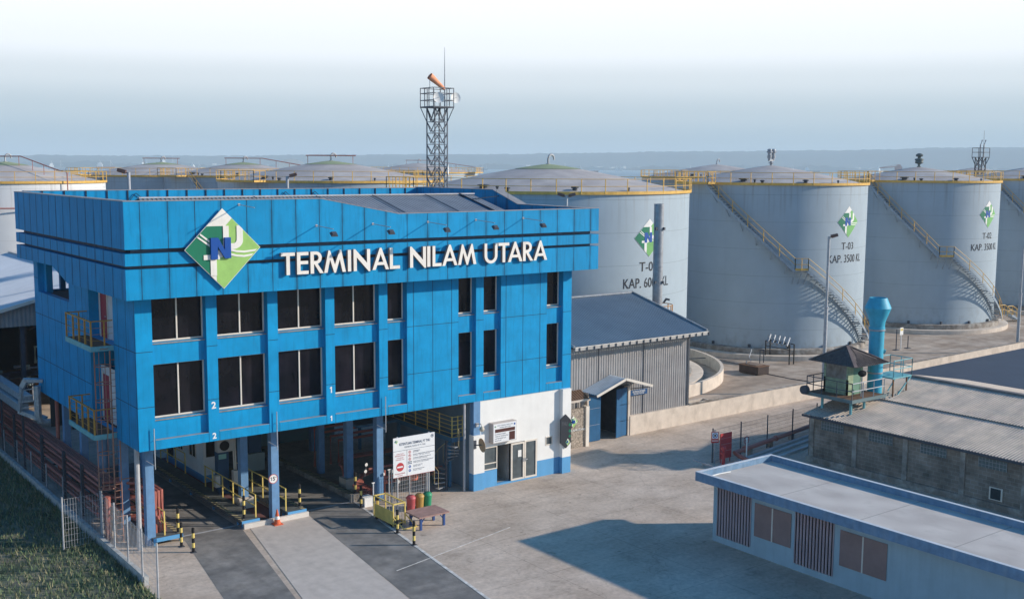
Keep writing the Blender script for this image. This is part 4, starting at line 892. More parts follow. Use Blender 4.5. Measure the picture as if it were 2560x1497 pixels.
lamp((6.5, 20, 0), 16.55, 'lamp post rising behind the left part of the blue parapet', 'single', R_(150))
lamp((16.76, 20, 0), 16.3, 'lamp post rising behind the middle of the blue parapet', 'single', R_(-30))

# ================================================================ GUARD POST, VENT STACK, WAREHOUSE
WH = thing('warehouse', 'old block-walled warehouse with ribbed fibre-cement roof on the right', 'building', (45, -22, 0))
s = MB(); s.box(36.9, -40, 0, 37.1, -6.55, 2.78); s.box(37.1, -6.75, 0, 53, -6.55, 2.78); s.prism([(37.1, 2.78), (53, 2.78), (45, 4.1)], (0, -6.75, 0), (1, 0, 0), (0, 0, 1), (0, .2, 0)); s.box(53, -40, 0, 53.2, -6.55, 2.78)
s.box(36.75, -40, 0, 36.9, -6.5, .35, 1)
for y in (-6.8, -9.74, -12.95, -16.3, -19.6, -23): s.box(36.82, y-.14, 0, 36.9, y+.14, 2.78, 1)
s.build('wall', [brickm, concd], WH)
for y in (-8.2, -11.4, -14.6, -17.9):
    s = MB(); s.box(36.86, y-.75, 2.05, 36.898, y+.75, 2.55, 0)
    for i in range(9): yy = y-.75+i*.1875; s.box(36.845, yy-.01, 2.05, 36.86, yy+.01, 2.55, 1)
    for z in (2.2, 2.4): s.box(36.845, y-.75, z-.01, 36.86, y+.75, z+.01, 1)
    s.build('barred_window', [mat('dusty_glass', (.10, .14, .15), rough=.5), steel], WH)
s = MB(); s.box(36.84, -18.5, .5, 36.899, -17.8, 1.15, 0); s.box(36.83, -18.42, .55, 36.84, -17.88, 1.1, 1); s.build('hatch', [frame, dim], WH)
s = MB(); L1 = 34.0
s.corr((36.55, -6.3, 2.80), (0, -L1, 0), (4.3, 0, .73), .17, .045); s.corr((40.7, -6.3, 3.57), (0, -L1, 0), (4.35, 0, .74), .17, .045)
s.corr((45.05, -6.3, 4.3), (0, -L1, 0), (8.4, 0, -1.4), .17, .045)
s.box(44.85, -6.3-L1, 4.33, 45.2, -6.3, 4.42, 1); s.box(36.5, -6.3-L1, 2.68, 36.56, -6.3, 2.80, 2)
s.build('roof', [asb, mat('ridge_cap', (.22, .20, .19), rough=.9, noise=.3), steeld], WH)
DR = thing('slate_roofed_shed', 'low shed with slate-blue roof behind the warehouse ridge', 'building', (68, -12, 0))
s = MB(); s.box(57, -34, 0, 84, -.4, 1.95); s.build('wall', mat('cream_wall', (.60, .55, .46), rough=.8, noise=.08), DR)
s = MB(); s.prism([(55.9, 2.0), (64, 2.12), (64, 2.2), (55.9, 2.1)], (0, .15, 0), (1, 0, 0), (0, 0, 1), (0, -35, 0)); s.prism([(64, 2.12), (85, 2.3), (85, 2.4), (64, 2.2)], (0, .15, 0), (1, 0, 0), (0, 0, 1), (0, -35, 0)); s.build('roof', darkroof, DR)

GP = thing('guard_post', 'pale green guard cabin with brown hipped roof on a railed platform', 'guard cabin', (38.8, -7.5, 3.0))
s = MB()
for x, y, zb in ((37.85, -6.7, 3.0), (37.75, -8.75, 3.0), (39.0, -8.75, 3.2), (39.6, -6.6, 3.3)): s.tube([(x, y, zb), (x, y, 3.85)], .08, 8)
s.build('stilt', teald, GP)
s = MB(); s.box(37.35, -9.1, 3.85, 40.5, -5.85, 3.95, 0); s.box(37.3, -9.15, 3.78, 37.35, -5.8, 3.98, 1); s.box(37.35, -9.15, 3.78, 40.55, -9.1, 3.98, 1); s.build('platform', [rust, mat('grey_green_steel', (.14, .20, .21), rough=.7, noise=.2)], GP)
s = MB()
cx0, cx1, cy0, cy1, cz0, cz1 = 38.35, 39.75, -8.05, -6.35, 3.95, 5.75
s.box(cx0, cy0, cz0, cx0+.06, cy1, 4.85); s.box(cx0, cy0, cz0, cx0+.06, cy0+.12, cz1); s.box(cx0, cy1-.14, cz0, cx0+.06, cy1, cz1); s.box(cx0+.06, cy0, cz0, cx0+.5, cy0+.06, cz1); s.box(cx0+.5, cy0+.02, cz0, cx1-.2, cy0+.06, cz1, 1); s.box(cx1-.2, cy0, cz0, cx1, cy0+.06, cz1)
s.box(cx1-.06, cy0+.06, cz0, cx1, cy1, cz1); s.box(cx0+.06, cy1-.06, cz0, cx1-.06, cy1, cz1); s.box(cx0, cy0, cz1, cx1, cy1, cz1+.05)
s.build('cabin_wall', [guardp, mat('cabin_door', (.14, .27, .20), rough=.7, noise=.2)], GP)
s = MB(); s.box(cx0+.02, cy0+.12, 4.85, cx0+.04, cy1-.14, cz1); s.build('cabin_window', mat('old_glass', (.12, .13, .13), rough=.25, noise=.6, nscale=3), GP)
s = MB(); ex0, ex1, ey0, ey1, ez = 37.72, 40.9, -9.0, -5.7, 5.78; ax, ay, az = 39.2, -7.3, 6.72
V = [(ex0, ey0, ez), (ex1, ey0, ez), (ex1, ey1, ez), (ex0, ey1, ez), (ax, ay, az), (ax+.12, ay, az)]
s.add(V, [(0, 1, 4), (1, 2, 4), (2, 3, 4), (3, 0, 4), (0, 3, 2, 1)])
for k in range(4):
    a, b = Vector(V[k]), Vector(V[(k+1) % 4])
    nn = 18
    for i in range(1, nn):
        t = i/nn; p = a+(b-a)*t; q = Vector(V[4])*(1-abs(2*t-1))+p*abs(2*t-1); s.obox(p+Vector((0, 0, .02)), q+Vector((0, 0, .02)), .05, .03)
    s.obox(a+Vector((0, 0, .03)), Vector(V[4])+Vector((0, 0, .03)), .18, .04, 1)
s.build('roof', [guardr, mat('hip_tile', (.23, .17, .15), noise=.3)], GP)
s = MB()
P = [(37.4, -5.9), (37.4, -9.05), (40.45, -9.05)]
for k in range(2):
    a, b = Vector((*P[k], 3.95)), Vector((*P[k+1], 3.95))
    for h in (.5, .95): s.tube([a+Vector((0, 0, h)), b+Vector((0, 0, h))], .028, 6, m=k)
    for i in range(4): t = a+(b-a)*i/3; s.tube([t, t+Vector((0, 0, .97))], .03, 6, m=k)
s.tube([(37.4, -5.9, 4.9), (39.3, -5.9, 4.9)], .028, 6); s.tube([(37.4, -5.9, 4.45), (39.3, -5.9, 4.45)], .028, 6)
for x in (38.0, 38.8): s.tube([(x, -5.9, 3.95), (x, -5.9, 4.9)], .03, 6)
s.build('railing', [steeld, galv], GP)
s = MB(); s.lathe((0, 0, 0), [(.02, .0), (.27, .02), (.27, .08), (.02, .14)], 16); s.v = [(38.72+x*.8-z*.6, -8.72-x*.5-z*.75, 5.33+y*.72) for x, y, z in s.v]; o_ = s.build('round_lamp', black, GP)
s = MB(); s.tube([(38.8, -8.65, 3.95), (38.8, -8.65, 5.3)], .03, 6); s.build('lamp_pole', galv, GP)
s = MB(); s.lathe((0, 0, 0), [(.26, -.14), (.26, .14)], 16); s.v = [(37.15+z, -5.95+x, 4.1+y) for x, y, z in s.v]; s.build('siren', steeld, GP)

VS = thing('blue_vent_stack', 'turquoise vent stack with flared top behind the guard cabin', 'vent stack', (40.8, -8.2, 3.2))
c = (40.93, -8.06); s = MB(); s.lathe((*c, 0), [(.58, 3.25), (.48, 3.7), (.43, 3.72), (.43, 7.6), (.46, 7.62), (.46, 7.75), (.43, 7.77), (.46, 8.1), (.76, 8.9), (.50, 9.5), (.46, 9.5), (.46, 9.1), (.05, 9.0)], 28, cap=False)
s.build('stack', teal, VS, smooth=True)
s = MB(); s.lathe((*c, 3.05), [(.95, 0), (.55, .65), (.45, .66)], 16, cap=False); s.build('flashing', steel, VS, smooth=True)
for z_, r_ in ((7.55, .465), (5.0, .435)): s = MB(); s.lathe((*c, z_), [(r_, 0), (r_+.02, .02), (r_+.02, .08), (r_, .1)], 28, cap=False); s.build('band', steel, VS, smooth=True)
s = MB(); s.tube([(41.18, -8.3, 6.35), (41.3, -8.45, 6.3)], .14, 10); s.build('inspection_lid', teald, VS)
s = MB(); s.box(41.2, -9.1, 4.75, 43.1, -7.6, 4.83); s.obox((41.25, -9.1, 3.4), (43.0, -9.1, 4.75), .06, .06); s.obox((40.9, -9.0, 4.1), (41.4, -9.1, 4.75), .05, .05)
for x, y in ((41.25, -9.1), (42.6, -9.1)): s.box(x-.035, y-.035, 3.5, x+.035, y+.035, 4.75, 1)
for a, b in (((41.25, -9.1), (43.1, -9.1)), ((43.1, -9.1), (43.1, -7.6)), ((43.1, -7.6), (41.4, -7.6))):
    for h in (.5, 1.0): s.tube([(*a, 4.83+h), (*b, 4.83+h)], .028, 6)
    for t in (0, .5, 1): x = a[0]+(b[0]-a[0])*t; y = a[1]+(b[1]-a[1])*t; s.tube([(x, y, 4.83), (x, y, 5.85)], .03, 6)
s.build('access_platform', [teald, rust], VS)

# foreground flat-roofed building
FB = thing('flat_roofed_building', 'foreground pale flat-roofed building with blue parapet at the bottom right', 'building', (24, -20, 0))
fx0, fx1, fy0, fy1, fz_ = 21.35, 26.6, -34, -12.25, 3.2
s = MB(); s.box(fx0+.6, fy0, 0, fx1-.3, fy1-.6, 2.8); s.build('wall', mat('pale_blue_wall', (.36, .48, .54), rough=.8, noise=.07, streak=.2), FB)
s = MB(); s.box(fx0, fy0, 2.8, fx1, fy1, 2.92, 1); s.box(fx0, fy0, 2.92, fx0+.14, fy1, fz_); s.box(fx1-.14, fy0, 2.92, fx1, fy1, fz_); s.box(fx0+.14, fy1-.14, 2.92, fx1-.14, fy1, fz_)
s.box(fx0-.005, fy0, 2.79, fx0, fy1+.005, 3.2, 0)
s.build('parapet', [mat('faded_blue_parapet', (.16, .27, .40), rough=.7, noise=.2, nscale=3, streak=.4, stain=(.35, .42, .48)), fastex], FB)
s = MB(); s.box(fx0-.01, fy0, 3.2, fx0+.15, fy1+.01, 3.215); s.box(fx1-.15, fy0, 3.2, fx1+.01, fy1+.01, 3.215); s.box(fx0+.15, fy1-.15, 3.2, fx1-.15, fy1+.01, 3.215); s.build('parapet_capping', mat('pale_capping', (.62, .66, .70), rough=.6), FB)
s = MB(); s.tube([(21.75, -12.6, 2.96), (22.6, -12.55, 2.96), (23.3, -12.62, 2.96)], .03, 6); s.tube([(21.7, -15.2, 2.94), (22.0, -16.2, 2.94), (22.0, -17.5, 2.94), (21.7, -18.6, 2.94)], .02, 6, m=1); s.build('roof_pipe', [whitep, steel], FB)
for i, (y0, y1, k) in enumerate(((-13.1, -15.1, 0), (-15.3, -17.3, 1), (-17.5, -19.5, 0), (-19.8, -22, 1))):
    s = MB(); x = fx0+.58
    if k == 0:
        s.corr((x-.01, y1, .3), (0, y0-y1, 0), (0, 0, 2.3), .16, .03); s.build('louvre_panel', mat('pinkish_sheet', (.42, .33, .35), rough=.7, noise=.1), FB)
    else: s.box(x-.02, y1, .9, x, y0, 2.4); s.box(x-.04, (y0+y1)/2-.03, .9, x-.02, (y0+y1)/2+.03, 2.4, 1); s.build('side_window', [mat('brown_glass', (.30, .20, .18), rough=.2), frame], FB)

# mesh fence, sign, hydrant, red pipe
def mesh_fence(p, q, h, posts, name, label, m=steeld, step=.12, z0=0, r=.008, group=None):
    p, q = Vector((*p, z0)), Vector((*q, z0)); L = (q-p).length; t = thing(name, label, 'fence', tuple((p+q)/2), group)
    s = MB()
    n = int(L/step)
    for i in range(n+1): a = p+(q-p)*i/n; s.tube([a+Vector((0, 0, .05)), a+Vector((0, 0, h))], r, 3, cap=False)
    for k in range(9): z = .08+(h-.1)*k/8; s.tube([p+Vector((0, 0, z)), q+Vector((0, 0, z))], r*.9, 3, cap=False)
    s.build('wire_mesh', m, t)
    for i in range(posts+1): a = p+(q-p)*i/posts; s = MB(); s.tube([a, a+Vector((0, 0, h+.1))], .04, 8); s.build('post', m, t)
    return t
mesh_fence((31.95, -3.6), (42.6, -2.75), 1.95, 4, 'mesh_fence', 'grey wire mesh fence running to the warehouse corner')
SP = thing('no_entry_post_sign', 'red-bordered round pictogram sign on a post at the fence end', 'sign', (31.9, -3.8, 0))
s = MB(); s.tube([(31.9, -3.8, 0), (31.9, -3.8, 2.0)], .035, 8); s.build('post', steel, SP)
sn = Vector((-.55, -.83, 0)).normalized(); su = Vector((.83, -.55, 0)).normalized()
s = MB(); s.prism([(-.22, 1.25), (.22, 1.25), (.22, 1.9), (-.22, 1.9)], Vector((31.9, -3.8, 0))+sn*.05, su, (0, 0, 1), sn*-.02, 0); s.prism([(-.18, 1.5), (.18, 1.5), (.18, 1.87), (-.18, 1.87)], Vector((31.9, -3.8, 0))+sn*.055, su, (0, 0, 1), sn*.003, 1)
s.prism([(-.17, 1.36), (.17, 1.36), (.17, 1.40), (-.17, 1.40)], Vector((31.9, -3.8, 0))+sn*.055, su, (0, 0, 1), sn*.003, 1)
cc = [(math.cos(R_(a))*.15, 1.685+math.sin(R_(a))*.15) for a in range(0, 360, 20)]; ci = [(math.cos(R_(a))*.11, 1.685+math.sin(R_(a))*.11) for a in range(0, 360, 20)]
place(s, shape2d([cc, ci], .003), Vector((31.9, -3.8, 0))+sn*.06, su, (0, 0, 1), sn, 2); place(s, shape2d([[(-.05, 1.63), (.05, 1.63), (.05, 1.74), (-.05, 1.74)]], .003), Vector((31.9, -3.8, 0))+sn*.06, su, (0, 0, 1), sn, 3)
s.build('board', [redb, whitep, nblue, blacktxt], SP)
HY = thing('fire_hydrant', 'red hydrant standpipe in front of the red grille panel', 'hydrant', (31.9, -4.5, 0))
s = MB(); s.lathe((31.9, -4.5, 0), [(.17, 0), (.17, .06), (.10, .08), (.10, .95), (.16, .97), (.16, 1.05), (.12, 1.15), (.03, 1.2)], 14); s.tube([(31.68, -4.5, .8), (32.12, -4.5, .8)], .06, 8); s.build('hydrant_body', redb, HY, smooth=True)
RP = thing('red_grille_panel', 'upright red grille panel behind the hydrant', 'panel', (32.7, -3.9, 0))
s = MB(); s.box(32.2, -3.98, .25, 33.15, -3.92, 1.75)
for z in (.7, 1.1, 1.45): s.box(32.22, -4.0, z, 33.13, -3.98, z+.02, 1)
s.box(32.25, -3.95, 0, 32.3, -3.93, .25); s.box(33.05, -3.95, 0, 33.1, -3.93, .25); s.build('panel', [redb, mat('pink_edge', (.55, .25, .25))], RP)
RD = thing('red_fire_pipe', 'long red fire main with valve wheel along the mesh fence', 'pipe', (36, -3.6, 0))
s = MB(); s.tube([(33.1, -5.6, .3), (33.1, -4.6, .45), (33.3, -4.1, .5), (43.0, -2.3, .5)], .13, 10); s.tube([(34.4, -3.9, .5), (34.6, -3.86, .5)], .2, 12); s.tube([(38.0, -3.23, .5), (38.1, -3.21, .5)], .18, 12)
for x in (35.2, 37.6, 40.2): s.box(x-.1, -4.1+(x-33.3)*.186, 0, x+.1, -3.8+(x-33.3)*.186, .37, 1)
s.build('pipe', [redp, concd], RD, smooth=False)
s = MB(); s.tube([(34.5+.22*math.cos(R_(a)), -3.93, 1.05+.22*math.sin(R_(a))) for a in range(0, 360, 30)], .02, 5, closed=True); s.tube([(34.5, -3.93, .6), (34.5, -3.93, 1.05)], .04, 6); s.obox((34.28, -3.93, 1.05), (34.72, -3.93, 1.05), .03, .03); s.build('valve_wheel', redd, RD)
for (p, q, l) in (((33.8, -4.85), (42.5, -3.35), 'nearer pale concrete strip beside the red fire pipe'), ((34.6, -5.4), (42.5, -4.1), 'farther right pale concrete strip by the flat roof corner'), ((33.0, -4.5), (42.5, -2.75), 'concrete kerb directly under the red fire pipe')):
    t = thing('drain_kerb', l, 'kerb', (*p, 0)); s = MB(); s.obox((*p, .07), (*q, .07), .22, .14); s.build('kerb', mat('pale_kerb', (.45, .47, .48), noise=.15), t)
WP = thing('white_marker_pole', 'thin white pole beside the diagonal red pipe end', 'pole', (33.4, -4.9, 0)); s = MB(); s.tube([(33.4, -4.9, 0), (33.4, -4.9, 1.55)], .04, 6); s.build('pole', whitep, WP)
PR = thing('leaning_angle_bar', 'grey angle bar propped on the road left of the post sign', 'bar', (30.9, -4.0, 0)); s = MB(); s.obox((31.2, -4.9, .05), (30.6, -3.4, .35), .1, .08); s.obox((30.9, -3.9, 0), (30.9, -3.9, .25), .08, .08); s.build('bar', steel, PR)

# ================================================================ LATTICE MAST
MT = thing('lattice_mast', 'tall grey lattice mast with railed platform behind the blue building', 'mast', (28.4, 20, 0))
hs = .52; cx, cy = 28.4, 20.0
lv = [22.45, 22.08, 21.55, 21.13, 20.1]+[20.1-.785*i for i in range(1, 26)]
s = MB(); cor = [(-1, -1), (1, -1), (1, 1), (-1, 1)]
def cp(k, z, h=hs): return (cx+cor[k % 4][0]*h, cy+cor[k % 4][1]*h, z)
for k in range(4): s.obox(cp(k, 0), cp(k, 21.2), .065, .065)
for i in range(4, len(lv)-1):
    z1, z0 = lv[i], lv[i+1]
    if z0 < .2: break
    for k in range(4):
        s.obox(cp(k, z1), cp(k+1, z1), .045, .04); m = [(cp(k, 0)[j]+cp(k+1, 0)[j])/2 for j in (0, 1)]
        s.obox(cp(k, z1), (*m, z0+.08), .045, .045); s.obox(cp(k+1, z1), (*m, z0+.08), .045, .045)
for k in range(4):
    s.obox(cp(k, 20.1), cp(k, 21.13, .85), .05, .05); m = [(cp(k, 0)[j]+cp(k+1, 0)[j])/2 for j in (0, 1)]
    s.obox((*m, 20.15), cp(k, 21.1), .06, .06); s.obox((*m, 20.15), cp(k+1, 21.1), .06, .06)
for x in (-.18, .18): s.tube([(cx+x, cy, 0), (cx+x, cy, 22)], .018, 5)
for i in range(55): s.tube([(cx-.18, cy, .3+i*.4), (cx+.18, cy, .3+i*.4)], .012, 4)
s.build('lattice', mat('mast_steel', (.10, .115, .14), rough=.6), MT)
s = MB(); s.box(cx-.85, cy-.85, 21.08, cx+.85, cy+.85, 21.13)
for k in range(4):
    a, b = Vector(cp(k, 0, .85)), Vector(cp(k+1, 0, .85))
    for z in (21.15, 21.6, 22.08, 22.45): s.obox(a+Vector((0, 0, z)), b+Vector((0, 0, z)), .05, .05)
    for t in (0, .33, .66): p = a+(b-a)*t; s.obox(p+Vector((0, 0, 21.1)), p+Vector((0, 0, 22.45)), .045, .045)
s.build('top_platform', mat('mast_steel', (0, 0, 0)), MT)
s = MB(); s.tube([(cx+.45, cy-.3, 15), (cx+.45, cy-.3, 22.6), (cx+.45, cy-.3, 25.3)], [.05, .04, .012], 6); s.build('antenna_rod', steel, MT)
def dish(mb, c, n, r, m=0):
    n = Vector(n).normalized(); u = n.cross(Vector((0, 0, 1))).normalized(); v = n.cross(u); k = 18; c = Vector(c)
    pr = [(0.02, 0), (.5, .04), (.8, .12), (1, .22), (1.0, .2), (.8, .09), (.5, .0), (.02, -.05)]
    vs = [c+(u*math.cos(2*math.pi*j/k)+v*math.sin(2*math.pi*j/k))*r*a+n*r*b for a, b in pr for j in range(k)]
    mb.add(vs, [(i*k+j, i*k+(j+1) % k, (i+1)*k+(j+1) % k, (i+1)*k+j) for i in range(len(pr)-1) for j in range(k)], m)
    mb.tube([c, c+n*r*.7], .02, 5, m=m)
for cc_, nn_ in (((cx-.5, cy-.95, 21.75), (-.35, -.9, .1)), ((cx+1.15, cy-.6, 21.8), (-.1, -1, .1)), ((cx+.45, cy-.6, 16.75), (.9, -.7, 0))):
    s = MB(); dish(s, cc_, nn_, .38); s.tube([cc_, (cc_[0], cc_[1]+.35, cc_[2])], .03, 6); s.build('dish', whitep, MT, smooth=True)
s = MB(); pole = (cx-.8, cy-.3); s.tube([(*pole, 22.4), (*pole, 23.35)], .02, 6); s.build('windsock_pole', steel, MT)
s = MB(); A = Vector((pole[0], pole[1], 23.25)); Bv = A+Vector((1.15, -.1, -.85)); s.tube([A+(Bv-A)*t for t in (0, .25, .5, .75, 1)], [.25, .22, .18, .15, .11], 12, cap=False); s.build('windsock', orange, MT, smooth=True)

M2 = thing('distant_lattice_mast', 'small distant lattice mast with lamp platform near the right edge', 'mast', (139, 24, 0))
s = MB(); cx, cy, hs = 131.6, 38.6, .5
def cq(k, z, h=hs): return (cx+cor[k % 4][0]*h, cy+cor[k % 4][1]*h, z)
for k in range(4): s.obox(cq(k, 0), cq(k, 18.6), .1, .1); s.obox(cq(k, 18.6), cq(k, 18.6, .8), .1, .1)
for i in range(12):
    z = 18.6-i*1.5
    for k in range(4): s.obox(cq(k, z), cq(k+1, z), .07, .07); s.obox(cq(k, z), cq(k+1, z-1.5), .06, .06); s.obox(cq(k+1, z), cq(k, z-1.5), .06, .06)
for k in range(4):
    s.obox(cq(k, 17.6), cq(k, 18.6, .82), .08, .08)
    for z in (18.6, 19.3, 19.9): s.obox(cq(k, z, .82), cq(k+1, z, .82), .06, .06)
    s.obox(cq(k, 18.6, .82), cq(k, 19.9, .82), .06, .06)
s.build('lattice', steeld, M2)
s = MB()
for dx in (-.2, .7): s.tube([(cx+dx, cy, 18.6), (cx+dx, cy, 20.3), (cx+dx+.4, cy, 21.0)], .1, 7)
s.tube([(cx+.6, cy, 19), (cx+.6, cy, 22.3)], .03, 5); s.build('lamp_arms', steel, M2)
M2.location = (0, 0, 0); M2['_base'] = (0, 0, 0)
for ch in M2.children:
    for v in ch.data.vertices: v.co += Vector((139, 24, 0))

# ================================================================ FAR SHORE, HARBOUR
def polar(az, d): return (-15.3+math.sin(R_(az))*d, -46.6+math.cos(R_(az))*d)
HG = thing('hangar', 'large pale round-roofed hangar far beyond the tanks', 'building', (*polar(25.9, 1500), -1))
s = MB(); x, y = polar(25.9, 1500); pr = [(-18, 0), (-18, 16)]+[(18*math.cos(R_(a)), 16+9*math.sin(R_(a))) for a in range(165, 10, -15)]+[(18, 16), (18, 0)]
s.prism(pr, (x, y, -1), (.96, -.28, 0), (0, 0, 1), (30, 60, 0)); s.build('hall', mat('hangar_sheet', (.45, .50, .52), rough=.6), HG)
s = MB(); s.box(x+8, y-14, -1, x+30, y-6, 8); s.box(x+12, y-15, -1, x+24, y-12, 12); s.build('annex', whitep, HG)
def ship(name, label, az, d, L, H, hullc, rotz, masts=2, sup=.4):
    x, y = polar(az, d); t = thing(name, label, 'ship', (0, 0, 0), 'ships and boats far out in the harbour')
    s = MB(); W_ = L*.16
    s.prism([(-L/2, 0), (L*.42, 0), (L/2, H*.28), (-L/2, H*.24)], (0, -W_/2, 0), (1, 0, 0), (0, 0, 1), (0, W_, 0)); s.build('hull', hullc, t)
    s = MB(); s.box(-L*.45, -W_*.4, H*.24, -L*.45+L*sup*.7, W_*.4, H*.5); s.box(-L*.42, -W_*.35, H*.5, -L*.42+L*sup*.45, W_*.35, H*.68); s.build('superstructure', whitep, t)
    s = MB()
    for i in range(masts): xx = -L*.3+i*L*.55/max(1, masts-1) if masts > 1 else -L*.3; s.tube([(xx, 0, H*.25), (xx, 0, H)], max(.35, L*.008), 5); s.tube([(xx, 0, H*.8), (xx+L*.12, 0, H*.45)], max(.25, L*.005), 4)
    s.build('masts', whitep, t); t.location = (x, y, -1.7); t.rotation_euler = (0, 0, rotz); return t
hw, hr, hg, hb = whitep, mat('hull_red', (.30, .07, .06)), mat('hull_grey', (.20, .26, .30)), mat('hull_dark', (.03, .05, .09))
rr = random.Random(5)
SH = [(14.9, 3600, 46, 26, hg, 'grey ship nearest the left edge above the white tank'), (17.1, 3900, 60, 30, hr, 'red-hulled ship left of the first lamp post'), (18.9, 4300, 30, 34, hw, 'white boat with tall mast beyond the left platform'),
      (20.0, 4000, 52, 46, hb, 'dark ship with high masts left of the second red boom'), (21.3, 3800, 40, 24, hw, 'white boat just left of the second tank vent'), (23.2, 3900, 46, 22, hg, 'grey ship between the two left tank vents'),
      (28.2, 4200, 24, 26, hw, 'small white boat right of the hangar'), (30.9, 4200, 26, 24, hw, 'first small white boat right of the green-topped dome'), (31.7, 4100, 30, 30, hw, 'second small white boat right of the green-topped dome'),
      (32.3, 4400, 24, 22, hw, 'third small white boat, before the lattice mast'), (34.2, 4300, 28, 26, hw, 'white boat just right of the lattice mast'), (35.7, 4500, 30, 22, hg, 'small grey boat in the gap left of the tank T-04 vent'),
      (39.6, 3600, 60, 28, hg, 'long grey ship right of the tank T-04 vent'), (41.0, 3300, 70, 20, hr, 'low red and grey freighter above the right side of tank T-04'), (42.6, 4400, 30, 22, hw, 'small white boat left of the small vent hook'),
      (46.3, 4600, 26, 24, hw, 'small white boat between the small vent hook and the twin vent'), (51.4, 4300, 34, 26, hw, 'white boat left of the red crane'), (52.2, 4300, 60, 26, hb, 'dark ship above the right platform of tank T-03'),
      (55.4, 4300, 46, 30, hw, 'white ship right of the red crane'), (60.2, 4200, 50, 24, hg, 'grey ship left of the rightmost tank vent')]
for az, d, L, H, hc, lb in SH: ship('ship', lb, az, d, L, H, hc, rr.uniform(-.9, .3), masts=rr.choice((1, 2, 2)))
CR = thing('harbour_crane', 'low red harbour crane far beyond tank T-02', 'crane', (*polar(56.0, 2500), -1.6))
x, y = polar(56.0, 2500); s = MB(); u = Vector((math.cos(R_(56)), -math.sin(R_(56)), 0)); o_ = Vector((x, y, -1.6))
s.prism([(6, 0), (18, 0), (18, 20), (14, 26), (6, 22)], o_, u, (0, 0, 1), (3, 6, 0)); s.obox(o_+u*12+Vector((0, 0, 22)), o_-u*28+Vector((0, 0, 18)), 2, 2.2); s.obox(o_+u*12+Vector((0, 0, 26)), o_-u*28+Vector((0, 0, 19)), .8, .8); s.build('crane_body', mat('crane_red', (.42, .08, .06)), CR)
# town and woods on the far shore
s = MB()
for i in range(420):
    az = rr.uniform(12, 62); d = rr.uniform(5600, 6200); x, y = polar(az, d); w_ = rr.uniform(5, 34); h = rr.uniform(2, 8)*(1.8 if rr.random() < .06 else 1); s.box(x-w_/2, y-8, -1.6, x+w_/2, y+8, -1.6+h+ (d-5600)*.02)
t = s.build('far_town', mat('far_buildings', (.38, .40, .40), noise=.6, nscale=.02))
tagp(t, 'pale specks of houses along the foot of the far hills', 'town', kind='stuff')

# ================================================================ UNDER THE BUILDING
def rail(name, label, pts, z0, h, posts, m=yellow2, group=None, mids=(.5,), r=.028):
    P = [Vector((*p, z0)) for p in pts]; t = thing(name, label, 'railing', tuple(P[0]), group); s = MB()
    for a, b in zip(P, P[1:]):
        for k in list(mids)+[1]: s.tube([a+Vector((0, 0, h*k)), b+Vector((0, 0, h*k))], r, 6)
    s.build('rails', m, t)
    for p in posts: s = MB(); s.obox((*p, z0), (*p, z0+h), .055, .055); s.build('post', m, t)
    return t
hatch = bpy.data.materials.new('hatched_edge'); hatch.use_nodes = True
_n = hatch.node_tree; _pb = _n.nodes['Principled BSDF']; _ge = _n.nodes.new('ShaderNodeNewGeometry'); _sx = _n.nodes.new('ShaderNodeSeparateXYZ'); _n.links.new(_ge.outputs['Position'], _sx.inputs[0])
def _m(op, a, b):
    q = _n.nodes.new('ShaderNodeMath'); q.operation = op
    for i, v in enumerate((a, b)):
        if isinstance(v, (int, float)): q.inputs[i].default_value = v
        else: _n.links.new(v, q.inputs[i])
    return q.outputs[0]
_v = _m('LESS_THAN', _m('MODULO', _m('ADD', _m('ADD', _sx.outputs[0], _sx.outputs[1]), 100), .36), .15)
_x = _n.nodes.new('ShaderNodeMix'); _x.data_type = 'RGBA'; _n.links.new(_v, _x.inputs[0]); _x.inputs[6].default_value = (.07, .07, .065, 1); _x.inputs[7].default_value = (.50, .42, .22, 1); _n.links.new(_x.outputs[2], _pb.inputs[0]); _pb.inputs['Roughness'].default_value = .9
walkm = mat('walkway_plate', (.10, .11, .11), rough=.7, noise=.3, nscale=3)
for x0, x1, e, l in ((5.15, 6.05, 0, 'raised steel walkway left of the numbered bay pillar'), (7.5, 8.5, 1, 'raised steel walkway right of the round height sign'), (.95, 2.3, 1, 'raised walkway beside the leftmost blue column')):
    t = thing('loading_walkway', l, 'walkway', (x0, 1.4, 0), 'loading bay walkways')
    s = MB(); s.box(x0, 1.4, .2, x1, 16, .35, 0); ex = x0 if e == 0 else x1-.22
    s.box(ex, 1.4, .35, ex+.22, 16, .356, 1); s.box(x0, 1.36, .18, x1, 1.4, .36, 2)
    s.build('deck', [walkm, hatch, bluewall], t); s = MB()
    for y in range(2, 16, 3): s.box(x0+.05, y, 0, x0+.15, y+.1, .2); s.box(x1-.15, y, 0, x1-.05, y+.1, .2)
    s.box(x0+.05, 1.45, 0, x0+.13, 1.55, .2); s.box(x1-.13, 1.45, 0, x1-.05, 1.55, .2); s.build('leg', bluewall, t)
s = MB(); s.box(5.2, 1.22, 0, 8.55, 1.36, .24); t = s.build('front_kerb', mat('white_kerb', (.62, .58, .53), noise=.1)); tagp(t, 'white concrete kerb closing the island behind the cone', 'kerb')
s = MB(); s.box(6.05, 1.4, .004, 7.5, 16, .02); struct(s.build('red_floor', mat('red_oxide_floor', (.16, .07, .07), rough=.9, noise=.2)))
s = MB(); s.box(11.45, 2.0, 0, 11.8, 16, .28, 0); s.box(11.45, 2.0, .28, 11.8, 16, .286, 1); s.box(11.3, 1.95, 0, 11.9, 2.15, .4, 0); t = s.build('lane_kerb', [concd, hatch]); tagp(t, 'hatched concrete kerb along the right side of the truck lane', 'kerb')
